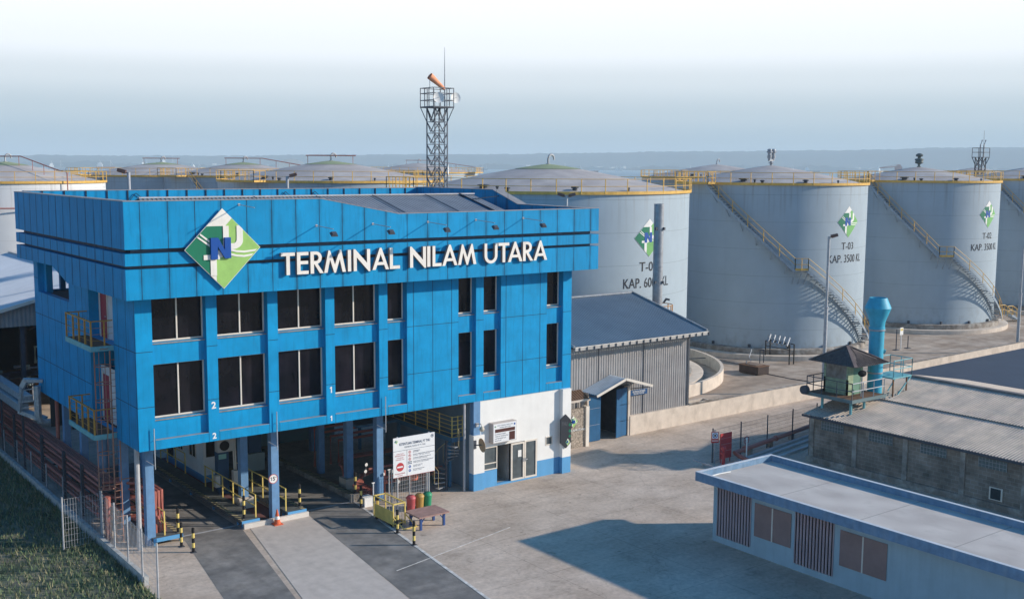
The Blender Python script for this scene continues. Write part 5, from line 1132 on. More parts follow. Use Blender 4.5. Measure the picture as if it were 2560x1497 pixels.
rail('walkway_railing', 'yellow railing along the inner edge of the left island walkway', [(5.97, 8.0), (5.95, 1.6)], .35, 1.1, [(5.97, y) for y in (7.9, 6.9, 5.62, 4.3, 3.0, 1.65)], group='yellow railings in the loading bays')
rail('walkway_railing', 'far yellow railing in front of the white cabin wall', [(6.03, 15.5), (6.05, 10.95)], .35, 1.1, [(6.05, y) for y in (14.75, 13.67, 12.4, 10.95)], group='yellow railings in the loading bays')
rail('walkway_railing', 'yellow railing between the two middle columns and right of the round sign', [(7.56, 7.8), (7.55, 1.65)], .35, 1.1, [(7.55, y) for y in (7.74, 5.59, 4.31, 3.0, 1.68)], group='yellow railings in the loading bays')
rail('walkway_railing', 'short yellow railing right of the leftmost column', [(1.56, 6.0), (1.55, 1.6)], .35, 1.1, [(1.56, y) for y in (4.2, 1.65)], group='yellow railings in the loading bays')
# white cabin between the lanes
CB = thing('control_cabin', 'white control cabin with blue base between the truck lanes', 'cabin', (7, 12.6, 0))
s = MB(); s.box(6.6, 9.7, .4, 7.4, 15.4, 4.6, 0); s.box(6.58, 9.68, 0, 7.42, 15.42, .4, 1); s.box(6.5, 14.2, .45, 6.6, 15.0, 2.3, 2); s.build('wall', [whitep, bluewall, dim], CB)
for x0, y0, x1, y1 in ((6.57, 10.7, 6.6, 11.7), (6.57, 12.6, 6.6, 13.4)):
    s = MB(); s.box(x0-.02, y0, 1.15, x1-.001, y0+.06, 2.1); s.box(x0-.02, y1-.06, 1.15, x1-.001, y1, 2.1); s.box(x0-.02, y0+.06, 1.15, x1-.001, y1-.06, 1.2); s.box(x0-.02, (y0+y1)/2-.03, 1.2, x1-.001, (y0+y1)/2+.03, 2.1); w_ = s.build('cabin_window', frame, CB)
    s = MB(); s.box(x0, y0+.06, 1.2, x1-.005, y1-.06, 2.1); s.build('pane', glassd, w_)
s = MB(); s.box(6.75, 9.66, 1.4, 7.3, 9.7, 2.9); s.build('front_window', glassd, CB)
AC = thing('air_conditioner', 'outdoor air conditioner unit high under the building soffit', 'air conditioner', (6.6, 6.7, 2.4))
s = MB(); s.box(6.15, 6.55, 2.4, 7.05, 6.95, 3.05); s.build('casing', mat('aged_white', (.45, .45, .42), rough=.6, noise=.1), AC); s = MB(); s.lathe((0, 0, 0), [(.01, 0), (.26, 0), (.26, .02), (.01, .02)], 20); s.v = [(6.5+x, 6.53-z, 2.73+y) for x, y, z in s.v]; s.build('fan_grille', black, AC)
CPn = thing('loading_kiosk', 'dark blue control post with small green display below the air conditioner', 'control panel', (6.65, 7.3, 0))
s = MB(); s.box(6.35, 7.1, 0, 6.95, 7.5, 3.6); s.build('post', mat('navy_post', (.03, .08, .15)), CPn); s = MB(); s.box(6.4, 7.06, 1.9, 6.8, 7.1, 2.15); s.build('display', mat('pale_green_display', (.25, .50, .45)), CPn)
s = MB(); s.box(6.05, 6.7, .55, 6.3, 7.0, 1.15); s.box(7.0, 6.6, .6, 7.25, 6.9, 1.3); s.tube([(7.15, 6.9, 1.2), (7.15, 7.0, 3.6)], .04, 6); s.tube([(7.25, 6.9, 1.2), (7.25, 7.0, 3.6)], .04, 6); s.build('switch_boxes', frame, CPn)
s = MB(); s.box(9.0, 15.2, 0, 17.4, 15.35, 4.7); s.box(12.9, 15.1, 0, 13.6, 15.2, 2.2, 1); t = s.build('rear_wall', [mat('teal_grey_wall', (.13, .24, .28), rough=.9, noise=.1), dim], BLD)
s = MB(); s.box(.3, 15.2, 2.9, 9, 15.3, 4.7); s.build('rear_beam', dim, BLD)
for x in (9.3, 11.0, 13.2, 15.8): s = MB(); s.tube([(x, 14.9, 0), (x, 14.9, 4.7)], .06, 6); s.build('service_pipe', steeld, BLD)
CB2 = thing('valve_cabinet', 'small grey cabinet with red and green panel deep in the right truck lane', 'cabinet', (9.9, 10.6, 0))
s = MB(); s.box(9.4, 10.3, 0, 10.4, 10.9, 1.0, 0); s.box(9.55, 10.5, 1.0, 10.3, 10.7, 3.4, 1); s.box(9.6, 10.42, 2.3, 10.2, 10.5, 2.7, 2); s.box(9.65, 10.40, 2.7, 10.15, 10.5, 2.95, 3)
s.build('cabinet', [mat('cabinet_grey', (.32, .38, .36)), mat('navy_post', (0, 0, 0)), mat('pale_green_display', (0, 0, 0)), redb], CB2)
# pipe manifold
MF = thing('red_pipe_manifold', 'cluster of curved red pipes with round gauges under the building', 'pipe manifold', (13.2, 4, 0))
s = MB()
for i in range(8):
    o_ = i*.17; z = 1.05-.03*i
    s.tube([(17.2, 6.2+o_, z), (13.9+o_*.3, 6.2+o_, z)]+[(13.9-(1.5-o_*.6)*math.sin(R_(a)), 5.0+o_*.3+(1.2+o_*.7)*math.cos(R_(a)), z-.0*a) for a in (15, 35, 55, 75, 90)]+[(12.4+o_*.6, 4.75+o_*.2, .55), (12.4+o_*.6, 4.7, .05)], .065, 7)
for i in range(8): o_ = i*.16; s.tube([(13.7+o_*.3, 3.9+o_*.5, .8), (12.9, 3.6+o_*.2, .75), (11.95+o_*.5, 2.9, .55), (11.95+o_*.9, 1.9, .25), (11.95+o_*.9, 1.7, .02)], .07, 7)
for i in range(4): s.tube([(12.6+i*.5, 8.5, .2), (12.6+i*.5, 8.5, 2.4-.3*i), (16.5, 8.5, 2.4-.3*i)], .08, 7)
for y, z in ((2.2, .9), (2.4, .55), (3.0, 1.25)): s.tube([(12.9, y, z), (17.0, y, z)], .07, 7)
for x in (13.4, 14.2, 15.0, 15.8): s.tube([(x, 2.2, .1), (x, 2.2, 1.3)], .06, 7); s.tube([(x-.1, 2.2, .7), (x+.1, 2.2, .7)], .14, 8)
s.build('pipes', redp, MF, smooth=False)
s = MB(); s.lathe((14.7, 1.5, .75), [(.05, 0), (.28, .02), (.28, .3), (.05, .32)], 14); s.build('round_flange', mat('orange_red', (.55, .12, .06)), MF)
for x, y, z in ((12.55, 2.6, 1.65), (12.5, 2.6, 1.3), (13.25, 1.2, 1.5), (13.15, 1.9, 1.2), (13.75, 1.3, 1.15), (13.7, 1.3, .85)):
    s = MB(); s.lathe((0, 0, 0), [(.01, 0), (.085, 0), (.085, .05), (.01, .05)], 14); s.v = [(x+a-c_*.4, y-c_, z+b) for a, b, c_ in s.v]; s.tube([(x, y+.03, z), (x, y+.05, z-.3)], .015, 5, m=1); s.build('gauge', [whitep, steel], MF)
mesh_fence((12.85, .55), (14.95, .55), 1.75, 2, 'welded_mesh_panel', 'pale welded mesh panel behind the rules board', m=galv, step=.1)

# rules board
RB = thing('rules_board', 'white terminal rules board on two posts with red no-entry disc', 'sign', (13.4, -.6, 0))
s = MB(); bx0, bx1, bz0, bz1, by = 12.25, 14.68, 1.70, 3.71, -.62
s.box(bx0, by, bz0, bx1, by+.04, bz1); s.build('board', mat('board_white', (.74, .76, .78), rough=.5, noise=.03), RB)
for x in (12.52, 14.37): s = MB(); s.tube([(x, by+.08, 0), (x, by+.08, bz1+.03)], .045, 8); s.build('post', galv, RB)
def bt(txt, x, z, h, wd, m, bold=0.0, depth=.003):
    s = MB(); place(s, text2d(txt, depth, h/.72, wd, bold=bold), (x, by-.001, z), (1, 0, 0), (0, 0, 1), (0, -1, 0)); return s.build('lettering', m, RB)
navyt = mat('navy_lettering', (.03, .06, .12), noise=0); redt = mat('red_lettering', (.45, .02, .03), noise=0)
bt('KETENTUAN TERMINAL PT TNU', 13.5, 3.30, .13, 1.8, navyt, .004); bt('TERMINAL RULES OF PT TNU', 13.5, 3.15, .08, 1.25, navyt)
s = MB(); s.box(bx0, by-.004, 3.03, bx1, by, 3.045); s.box(13.03, by-.004, bz0, 13.045, by, 3.03); s.box(bx0, by-.004, bz0, bx1, by, bz0+.012, 1); s.build('divider_lines', [navyt, redt], RB)
bt('ANDA TIDAK', 12.64, 2.86, .045, .42, redt); bt('BERKEPENTINGAN', 12.64, 2.77, .05, .58, redt); bt('AUTHORIZED', 12.64, 2.66, .045, .4, redt); bt('PERSONNEL ONLY', 12.64, 2.57, .045, .5, redt)
bt('DILARANG MASUK', 12.64, 1.86, .06, .58, redt); bt('NO ENTRY', 12.64, 1.77, .045, .3, redt)
circ = lambda r, n=28: [(r*math.cos(2*math.pi*i/n), r*math.sin(2*math.pi*i/n)) for i in range(n)]
s = MB(); place(s, shape2d([circ(.22), [(-.17, -.04), (-.17, .04), (.17, .04), (.17, -.04)]], .004), (12.64, by-.001, 2.22), (1, 0, 0), (0, 0, 1), (0, -1, 0)); s.build('no_entry_disc', redb, RB)
for i, (z, l1, l2) in enumerate(((2.90, 'DILARANG MEROKOK', 'NO SMOKING'), (2.72, 'DILARANG MENGGUNAKAN TELEPON GENGGAM', 'DO NOT USE CELL PHONES'), (2.54, 'DILARANG MEMBAWA KOREK API', 'DO NOT CARRY LIGHTERS'), (2.36, 'GUNAKAN ALAT PELINDUNG DIRI LENGKAP', 'WEAR PROTECTIVE EQUIPMENT'), (2.16, 'WAJIB LAPOR', 'REPORT FIRST'), (1.96, 'BATAS KECEPATAN', 'SPEED LIMIT'))):
    w1 = (.40, 1.25, 1.05, 1.2, .55, .65)[i]
    s = MB(); place(s, text2d(l1, .003, .062, w1, align='LEFT'), (13.4, by-.001, z+.01), (1, 0, 0), (0, 0, 1), (0, -1, 0)); place(s, text2d(l2, .003, .05, w1*.8, align='LEFT'), (13.4, by-.001, z-.05), (1, 0, 0), (0, 0, 1), (0, -1, 0)); s.build('lettering', navyt, RB)
    s = MB()
    if i < 3: place(s, shape2d([circ(.075, 18), circ(.055, 18)], .003), (13.2, by-.001, z), (1, 0, 0), (0, 0, 1), (0, -1, 0)); s.obox((13.15, by-.003, z+.05), (13.25, by-.003, z-.05), .004, .014); s.box(13.18, by-.002, z-.02, 13.22, by, z+.03, 1); mm = [redb, blacktxt]
    elif i == 3:
        for a in range(3):
            for b in range(2): place(s, shape2d([circ(.033, 12)], .003), (13.12+a*.08, by-.001, z-.04+b*.085), (1, 0, 0), (0, 0, 1), (0, -1, 0))
        mm = [navyt]
    else: place(s, shape2d([circ(.07, 18), circ(.03, 8)], .003), (13.2, by-.001, z), (1, 0, 0), (0, 0, 1), (0, -1, 0)); mm = [nblue]
    s.build('pictogram', mm, RB)
s = MB(); emblem(s, (12.42, by-.001, 3.52), (1, 0, 0), (0, 0, 1), (0, -1, 0), .11, .11, .05); s.build('emblem', LMATS, RB)
s = MB(); place(s, shape2d([circ(.09, 24), circ(.07, 24)], .003), (14.53, by-.001, 3.55), (1, 0, 0), (0, 0, 1), (0, -1, 0)); place(s, shape2d([circ(.045, 12)], .003), (14.53, by-.001, 3.55), (1, 0, 0), (0, 0, 1), (0, -1, 0)); s.build('round_mark', navyt, RB)

# LED information display on the office wall
LD = thing('led_display_box', 'boxed white information display with dark red panels above the office window', 'display', (19.3, -.1, 2.4))
s = MB(); s.box(18.55, -.32, 2.45, 20.12, .05, 3.52); s.build('housing', mat('dusty_housing', (.45, .40, .37), rough=.7, noise=.1), LD)
s = MB(); s.box(18.58, -.335, 2.48, 20.09, -.32, 3.49); s.build('front_panel', mat('board_white', (0, 0, 0)), LD)
s = MB(); s.box(18.68, -.342, 3.02, 20.0, -.335, 3.20); s.box(19.62, -.342, 2.52, 20.0, -.335, 2.98); s.build('screen', mat('screen_brown', (.09, .035, .03), rough=.3, noise=.1), LD)
def ld(txt, x, z, h, wd, al='CENTER'): s = MB(); place(s, text2d(txt, .003, h/.72, wd, align=al), (x, -.3355, z), (1, 0, 0), (0, 0, 1), (0, -1, 0)); s.build('lettering', navyt, LD)
ld('SAFETY TERMINAL NILAM UTARA', 19.35, 3.36, .055, 1.05); ld('TERMINAL NILAM UTARA', 19.35, 3.25, .055, .75)
for i, (l, wd) in enumerate((('DAY WITHOUT ACCIDENT', .72), ('TARGETS OF THE PREVIOUS DAY', .88), ('LOSS TIME INCIDENT LAST', .72), ('FATALITY LAST', .42))): ld(l, 18.68, 2.90-i*.115, .06, wd, 'LEFT')
s = MB(); emblem(s, (18.7, -.336, 3.35), (1, 0, 0), (0, 0, 1), (0, -1, 0), .07, .07, .05); place(s, shape2d([circ(.055, 18)], .003), (19.98, -.336, 3.36), (1, 0, 0), (0, 0, 1), (0, -1, 0), 3); s.build('emblem', LMATS, LD)
# hexagonal plaque on the white column
HX = thing('dark_plaque', 'tall dark six-sided plaque with green marks on the white column', 'sign', (23.6, -.24, 2.4))
s = MB(); s.prism([(23.22, 1.78), (23.62, 1.44), (23.98, 1.75), (23.98, 3.0), (23.60, 3.36), (23.22, 3.12)], (0, -.30, 0), (1, 0, 0), (0, 0, 1), (0, .075, 0)); s.build('panel', mat('plaque_black', (.03, .035, .045), rough=.4), HX)
s = MB(); emblem(s, (23.74, -.302, 1.78), (1, 0, 0), (0, 0, 1), (0, -1, 0), .17, .2, .1); s.build('emblem', LMATS, HX)
s = MB()
for z in (2.75, 2.4, 2.1): place(s, shape2d([[(0, .11), (.1, 0), (0, -.11), (-.1, 0)]], .004), (23.88, -.301, z), (1, 0, 0), (0, 0, 1), (0, -1, 0))
s.build('green_diamonds', mat('deep_green', (.0, .16, .09)), HX)
s = MB(); place(s, text2d('TNU', .004, .3, .42), (23.5, -.301, 2.75), (1, 0, 0), (0, 0, 1), (0, -1, 0)); s.build('lettering', mat('dim_grey_lettering', (.10, .11, .13)), HX)
# convex mirror, wall lamp
MR = thing('convex_mirror', 'round convex traffic mirror jutting from the office corner', 'mirror', (17.5, -.5, 2.6))
s = MB(); dish(s, (17.62, -.75, 2.62), (-.97, .12, -.1), .38); s.build('mirror_disc', mat('mirror_rim', (.50, .36, .22), rough=.5), MR, smooth=True)
s = MB(); s.obox((17.5, -.12, 2.5), (17.68, -.7, 2.6), .05, .05); s.box(17.45, -.16, 2.3, 17.6, -.12, 2.75); s.build('arm', steeld, MR)
WL = thing('wall_lamp', 'small bell-shaped lamp on the blue pillar beside the office wall', 'lamp', (17.8, -.3, 3.5))
s = MB(); s.box(17.62, -.12, 3.45, 17.78, 0, 3.65); s.tube([(17.7, -.1, 3.6), (17.74, -.35, 3.65), (17.76, -.42, 3.5)], .025, 6); s.build('bracket', galv, WL); s = MB(); s.lathe((17.76, -.42, 3.28), [(.03, .25), (.1, .2), (.14, .1), (.1, 0), (.02, -.03)], 12); s.build('shade', mat('bone_plastic', (.55, .50, .40)), WL, smooth=True)
# round height sign
HS = thing('round_limit_sign', 'round white sign with red rim reading 15 on the bay column', 'sign', (6.88, 1.58, 2.08))
s = MB(); place(s, shape2d([circ(.235)], .02), (6.88, 1.60, 2.08), (1, 0, 0), (0, 0, 1), (0, -1, 0), 0); place(s, shape2d([circ(.235), circ(.205)], .003), (6.88, 1.58, 2.08), (1, 0, 0), (0, 0, 1), (0, -1, 0), 1); place(s, shape2d([[(p*.18, q*.18) for p, q in DIG1]], .003), (6.77, 1.58, 2.0), (1, 0, 0), (0, 0, 1), (0, -1, 0), 2); place(s, text2d('5', .003, .26, .11, bold=.006), (6.91, 1.58, 2.0), (1, 0, 0), (0, 0, 1), (0, -1, 0), 2); place(s, text2d('km', .003, .07, .08), (7.02, 1.58, 2.13), (1, 0, 0), (0, 0, 1), (0, -1, 0), 2); s.build('disc', [whitep, redb, blacktxt], HS)

# bollards
def bollard():
    t = thing('striped_bollard', '', 'bollard', (0, 0, 0), 'black and yellow bollards at the bays'); s = MB()
    for i in range(5): s.lathe((0, 0, i*.22), [(.065, 0), (.065, .22)], 12, m=i % 2, cap=False)
    s.lathe((0, 0, 1.1), [(.065, 0), (.03, .03), (.01, .035)], 12, m=0); s.build('striped_post', [black, yellow2], t, smooth=True)
    s = MB(); s.box(-.12, -.12, 0, .12, .12, .02); s.build('foot_plate', steeld, t); return t
b0 = bollard()
BL = [((5.42, 1.75, .35), 'striped bollard at the left corner of the island, left of the cone'), ((8.42, 1.95, .35), 'striped bollard at the right corner of the island, right of the cone'), ((2.2, 1.7, .35), 'striped bollard standing on the leftmost walkway end'), ((1.96, .68, 0), 'striped bollard just in front of the leftmost walkway'), ((2.12, -.35, 0), 'nearest striped bollard at the bottom left of the bays'),
      ((11.62, 2.1, .4), 'striped bollard on the end of the lane kerb'), ((11.3, .95, 0), 'striped bollard left of the white block'), ((11.15, -.95, 0), 'striped bollard at the left side of the yellow cart'), ((10.75, -3.45, 0), 'striped bollard in front of the yellow cart'), ((10.5, -5.3, 0), 'striped bollard nearest to the viewer, before the low table')]
for i, (p, l) in enumerate(BL):
    o_ = b0 if i == 0 else copy_tree(b0); o_.location = p; o_['label'] = l
b0['_base'] = (0, 0, 0)
CN = thing('traffic_cone', 'orange traffic cone with white band on the pale slab', 'cone', (6.77, 1.0, 0))
s = MB(); s.lathe((6.77, 1.0, .02), [(.17, 0), (.125, .25)], 16, m=0, cap=False); s.lathe((6.77, 1.0, .02), [(.125, .25), (.095, .40)], 16, m=1, cap=False); s.lathe((6.77, 1.0, .02), [(.095, .40), (.03, .72), (.01, .72)], 16, m=0, cap=False); s.build('cone_body', [mat('cone_orange', (.65, .13, .05)), whitep], CN, smooth=True)
s = MB(); s.box(6.55, .78, .013, 6.99, 1.22, .045); s.build('base', mat('cone_orange', (0, 0, 0)), CN)
for x, c_, l in ((13.05, mat('bin_red', (.45, .09, .10), rough=.5), 'red lidded waste bin, left of the three'), (13.55, mat('bin_yellow', (.42, .26, .07), rough=.5), 'ochre waste bin between the red and green ones'), (14.02, mat('bin_green', (.02, .24, .12), rough=.5), 'green waste bin, right of the three')):
    t = thing('waste_bin', l, 'bin', (x, -.95, 0), 'waste bins under the rules board'); s = MB(); s.lathe((x, -.95, 0), [(.19, 0), (.23, .62), (.24, .64)], 18); s.build('drum', c_, t, smooth=True)
    s = MB(); s.lathe((x, -.95, .64), [(.25, 0), (.24, .05), (.15, .15), (.02, .18)], 18); li = s.build('lid', c_, t, smooth=True); s = MB(); s.tube([(x-.15, -1.0, .74), (x, -1.05, .86), (x+.15, -1.0, .74)], .015, 6); s.build('handle', steeld, li)
TB = thing('low_table', 'low wide table with reddish board top and blue legs', 'table', (12.5, -3.3, 0))
s = MB(); s.box(11.65, -3.95, .62, 13.35, -2.65, .69); s.build('table_top', wood, TB)
for x, y in ((11.85, -3.75), (13.15, -3.75), (11.85, -2.85), (13.15, -2.85)): s = MB(); s.box(x-.05, y-.05, 0, x+.05, y+.05, .62); s.obox((x, y, .3), (x+(.25 if x < 12 else -.25), y, .6), .04, .04); s.build('leg', mat('leg_blue', (.03, .08, .25)), TB)
CT = thing('yellow_cage_cart', 'yellow framed cage cart with open top beside the bollards', 'cart', (11.2, -1.8, 0))
s = MB()
for x in (10.95, 11.6):
    for y in (-2.75, -.95): s.obox((x, y, .1), (x, y, 1.15), .05, .05)
for z in (.2, 1.15):
    s.obox((10.95, -2.75, z), (11.6, -2.75, z), .05, .05); s.obox((10.95, -.95, z), (11.6, -.95, z), .05, .05); s.obox((10.95, -2.75, z), (10.95, -.95, z), .05, .05); s.obox((11.6, -2.75, z), (11.6, -.95, z), .05, .05)
s.obox((11.6, -2.75, .6), (11.9, -3.3, .05), .04, .04); s.obox((10.95, -2.75, .5), (11.2, -3.3, .05), .04, .04); s.obox((11.2, -3.3, .05), (11.95, -3.3, .05), .04, .04); s.build('frame', yellow2, CT)
s = MB(); s.box(10.93, -2.7, .15, 10.95, -1.0, .8, 0); s.box(10.98, -2.7, .15, 11.58, -1.0, .18, 1); s.build('side_sheet', [yellow2, dim], CT)
s = MB()
for i in range(7): y = -2.7+i*.28; s.tube([(11.6, y, .2), (11.6, y, 1.12)], .012, 4)
for i in range(4): x = 11.0+i*.16; s.tube([(x, -2.75, .2), (x, -2.75, 1.12)], .012, 4)
s.build('wire_side', galv, CT)
s = MB()
for x in (11.0, 11.55):
    for y in (-2.5, -1.1): s = MB(); s.tube([(x-.03, y, .08), (x+.03, y, .08)], .08, 10); s.build('wheel', black, CT)
WBk = thing('white_block', 'white concrete block beside the lane bollard', 'block', (11.65, 1.1, 0)); s = MB(); s.box(11.45, .85, 0, 11.95, 1.35, .45); s.box(11.43, .83, .45, 11.97, 1.37, .48); s.build('block', whitep, WBk)
for (x, y, h, l) in ((11.4, -.1, 1.5, 'thin white pole with small tap left of the bay column'), (12.9, .9, 1.7, 'thin pale pole in front of the gauges')): t = thing('thin_pole', l, 'pole', (x, y, 0), 'thin poles near the manifold'); s = MB(); s.tube([(x, y, 0), (x, y, h)], .03, 6); s.tube([(x-.08, y, h), (x+.08, y, h)], .03, 6); s.build('pole', whitep, t)
# spiral stair and mezzanine
MZ = thing('mezzanine', 'blue steel mezzanine with pale yellow railing under the building', 'platform', (17, 4, 0))
s = MB(); s.box(16.85, 1.0, 2.58, 17.5, 12, 2.72); s.box(16.85, .95, 2.52, 17.5, 1.0, 2.76); s.box(16.8, .95, 2.52, 16.85, 12, 2.76); s.box(14.2, 6.5, 2.58, 16.85, 12, 2.72); s.build('deck', mat('mezz_blue', (.06, .18, .30)), MZ)
s = MB()
for k in range(6): z = 2.76+k*.22; s.tube([(16.83, 1.0, z), (16.83, 11.9, z)], .02, 5); s.tube([(16.83, 1.0, z), (17.5, 1.0, z)], .02, 5)
for i in range(10): s.tube([(16.83, 1.0+i*1.2, 2.7), (16.83, 1.0+i*1.2, 3.9)], .028, 6)
for x in (17.2, 17.5): s.tube([(x, 1.0, 2.7), (x, 1.0, 3.9)], .028, 6)
s.build('railing', yellow2, MZ)
for y in (1.3, 6.5, 11): s = MB(); s.box(16.85, y, 0, 17.0, y+.15, 2.58); s.build('post', mat('mezz_blue', (0, 0, 0)), MZ)
SS = thing('spiral_stair', 'narrow spiral stair with yellowish handrail under the mezzanine corner', 'stair', (16.4, .9, 0))
s = MB(); hx = []
for i in range(11):
    a = R_(200-i*26); z = .25+i*.22; c_, d_ = math.cos(a), math.sin(a); c2, d2 = math.cos(a-.4), math.sin(a-.4); o_ = (16.4, .9)
    vs = [(o_[0]+c_*.08, o_[1]+d_*.08, z), (o_[0]+c_*.68, o_[1]+d_*.68, z), (o_[0]+c2*.68, o_[1]+d2*.68, z), (o_[0]+c2*.08, o_[1]+d2*.08, z)]; vs += [(x, y, q-.04) for x, y, q in vs]
    s.add(vs, [(0, 1, 2, 3), (7, 6, 5, 4), (0, 4, 5, 1), (1, 5, 6, 2), (2, 6, 7, 3), (3, 7, 4, 0)]); hx.append((o_[0]+c_*.7, o_[1]+d_*.7, z))
s.build('tread', steel, SS)
s = MB(); s.tube([(16.4, .9, 0), (16.4, .9, 2.7)], .06, 8); s.build('centre_pole', steeld, SS)
s = MB(); s.tube([(x, y, z+.95) for x, y, z in hx], .02, 6); [s.tube([(x, y, z), (x, y, z+.95)], .014, 5) for x, y, z in hx]; s.build('handrail', mat('brass_rail', (.42, .34, .18)), SS)
rail('lane_railing', 'pale yellow railing deep behind the right bay under the soffit', [(13.5, 12), (16.6, 12)], 2.72, 1.1, [(13.5, 12), (14.5, 12), (15.5, 12), (16.6, 12)])

# ================================================================ LEFT SIDE
PB = thing('red_pipe_bundle', 'long bundle of red pipes on dark posts along the left side of the building', 'pipes', (0, 22, 0))
s = MB(); pr_ = random.Random(9)
for k, z in enumerate((2.28, 1.98, 1.5, .98, .5)):
    for i in range((4, 4, 3, 2, 3)[k]):
        x = -.12+i*.19; e_ = 5.4+i*.12+k*.05; s.tube([(x, 46, z), (x, e_, z), (x+.1, e_-.25, z-.05), (x+.5, e_-.4, z-.05), (x+1.3, e_-1.1, z-.08), (x+1.35, 2.3+i*.1, z-.1), (x+1.35, 2.15+i*.1, .05)], pr_.choice((.06, .075, .085)), 7)
s.build('pipes', redp, PB)
for i, x in enumerate((1.35, 1.55, 1.75)): s = MB(); s.tube([(x, 9, .9+i*.12), (x, 2.4, .9+i*.12), (x, 2.2, .7), (x, 2.2, .05)], .07, 7); s.build('branch_pipe', redp, PB)
for y in (4.9, 7.8, 10.9, 15.1, 21.1, 28, 36): s = MB(); s.box(-.32, y-.09, 0, -.2, y+.09, 2.55); [s.box(-.2, y-.05, z, .55, y+.05, z+.07) for z in (.34, .82, 1.34, 1.84, 2.12)]; s.build('post', steeld, PB)
for x, y, h, l in ((-.35, 3.6, 2.0, 'thick vertical red pipe below the caged ladder'), (.55, 14.9, 4.7, 'tall vertical red pipe beside the rearmost body column')): t = thing('red_riser', l, 'pipe', (x, y, 0), 'red riser pipes'); s = MB(); s.tube([(x, y, 0), (x, y, h)], .14 if h < 3 else .1, 10); s.build('riser', redp, t)
KW = thing('kerb_wall', 'low rough concrete kerb wall between the grass and the red pipes', 'wall', (-.85, 20, 0)); s = MB(); s.box(-.97, -3, 0, -.78, 48, .38); s.build('kerb', mat('rough_kerb', (.42, .43, .42), rough=.95, noise=.3, nscale=3), KW)
mesh_fence((-2.4, 3.35), (-.72, 3.35), 2.3, 1, 'tall_mesh_gate', 'upright pale mesh gate standing across the grass edge', m=galv, step=.12, r=.007)
mesh_fence((-.7, 3.3), (-1.1, -5), 2.3, 4, 'tall_mesh_fence', 'pale mesh fence coming forward from the gate at the bottom left', m=galv, step=.2, r=.006)
mesh_fence((-.7, 3.5), (-.7, 40), 1.5, 12, 'long_mesh_fence', 'long thin mesh fence on the kerb beside the red pipes', m=steel, step=.6, r=.005)
DU = thing('silver_cable_duct', 'silver clad duct running along the left and rising to the building', 'duct', (-.7, 25, 3.6))
s = MB(); s.box(-1.0, 16.5, 3.62, -.5, 48, 4.05); s.box(-.8, 16.3, 4.16, -.3, 48, 4.5)
s.tube([(-.25, 15.6, 5.15), (-.25, 15.6, 3.5), (-.15, 15.6, 3.22), (.1, 15.6, 3.1), (.75, 15.6, 3.1), (.98, 15.6, 3.25), (1.05, 15.6, 3.5), (1.05, 15.6, 4.78)], .19, 8)
s.obox((-1.0, 16.4, 3.7), (-.95, 15.9, 5.1), .12, .3); s.obox((-.95, 15.9, 5.1), (-.8, 15.6, 5.55), .12, .3); s.obox((-.9, 15.6, 5.55), (.0, 15.4, 5.45), .5, .16); s.obox((-.9, 16.6, 3.7), (.1, 15.7, 3.25), .6, .2)
s.build('cladding', silver, DU)
s = MB()
for i in range(5): s.obox((-.95, 16.05, 3.95+i*.32), (-.3, 15.9, 4.0+i*.32), .03, .05)
s.build('rungs', silver, DU)
for y in (17, 22, 28, 35, 42): s = MB(); s.box(-.75, y, 0, -.65, y+.12, 3.6); s.build('support', steeld, DU)
CL = thing('caged_ladder', 'rusty caged ladder hanging below the two left balconies', 'ladder', (-.42, 3.25, 0))
s = MB()
for k in range(9):
    z = 2.5+k*.8
    if abs(z-5.0) < .25: continue
    s.tube([(-.42+.36*math.cos(R_(a)), 3.3+.36*math.sin(R_(a)), z) for a in range(0, 360, 24)], .022, 5, closed=True)
for a in (150, 190, 230, 270, 310): s.tube([(-.42+.36*math.cos(R_(a)), 3.3+.36*math.sin(R_(a)), 2.5), (-.42+.36*math.cos(R_(a)), 3.3+.36*math.sin(R_(a)), 8.75)], .017, 5)
s.build('cage', mat('ladder_rust', (.36, .19, .14), rough=.8, noise=.2), CL)
s = MB()
for x in (-.2, .1): s.tube([(x-.0, 2.9, 0), (x, 2.9, 8.8)], .028, 6)
for i in range(28): s.tube([(-.2, 2.9, .3+i*.3), (.1, 2.9, .3+i*.3)], .014, 5)
for z in (1.2, 2.9): s.tube([(.1, 2.9, z), (.6, 2.9, z)], .025, 6)
s.build('rungs', mat('ladder_rust', (0, 0, 0)), CL)

SHD = thing('open_shed', 'open industrial shed with pale ribbed roof behind the left of the building', 'building', (0, 38, 0))
s = MB(); zr = 9.72; xr = 6.8
s.corr((xr, 25.6, zr), (0, 25.6, 0), (-20, 0, -5.1), .3, .05); s.corr((xr, 25.6, zr), (0, 25.6, 0), (14, 0, -3.6), .3, -.05); s.obox((xr, 25.55, zr+.02), (xr-20, 25.55, zr-5.08), .1, .2, 1); s.obox((xr, 25.5, zr+.08), (xr, 51.3, zr+.08), .5, .06, 1); s.build('roof', [whiteroof, frame], SHD)
s = MB(); s.corr((-13.2, 26, 4.4), (20, 0, 0), (0, 0, .01), .25, .03)
n = 80
for i in range(n):
    x0 = -13.2+i*.25; 
    for a, b, h in ((0, .35, 0), (.35, .5, None), (.5, .85, .04), (.85, 1, None)):
        pass
vs = []; prof = []
for i in range(136):
    for a, h in ((0, 0), (.35, 0), (.5, 1), (.85, 1)): prof.append((-13.2+(i+a)*.25, h*.04))
for x, h in prof:
    zt = zr-.06-abs(x-xr)*.256; zb = 7.0 if zt > 7 else zt-.01
    vs += [(x, 26-h, zb), (x, 26-h, zt)]
s = MB(); s.add(vs, [(2*i, 2*i+2, 2*i+3, 2*i+1) for i in range(len(prof)-1)]); s.build('gable_cladding', boilwall, SHD)
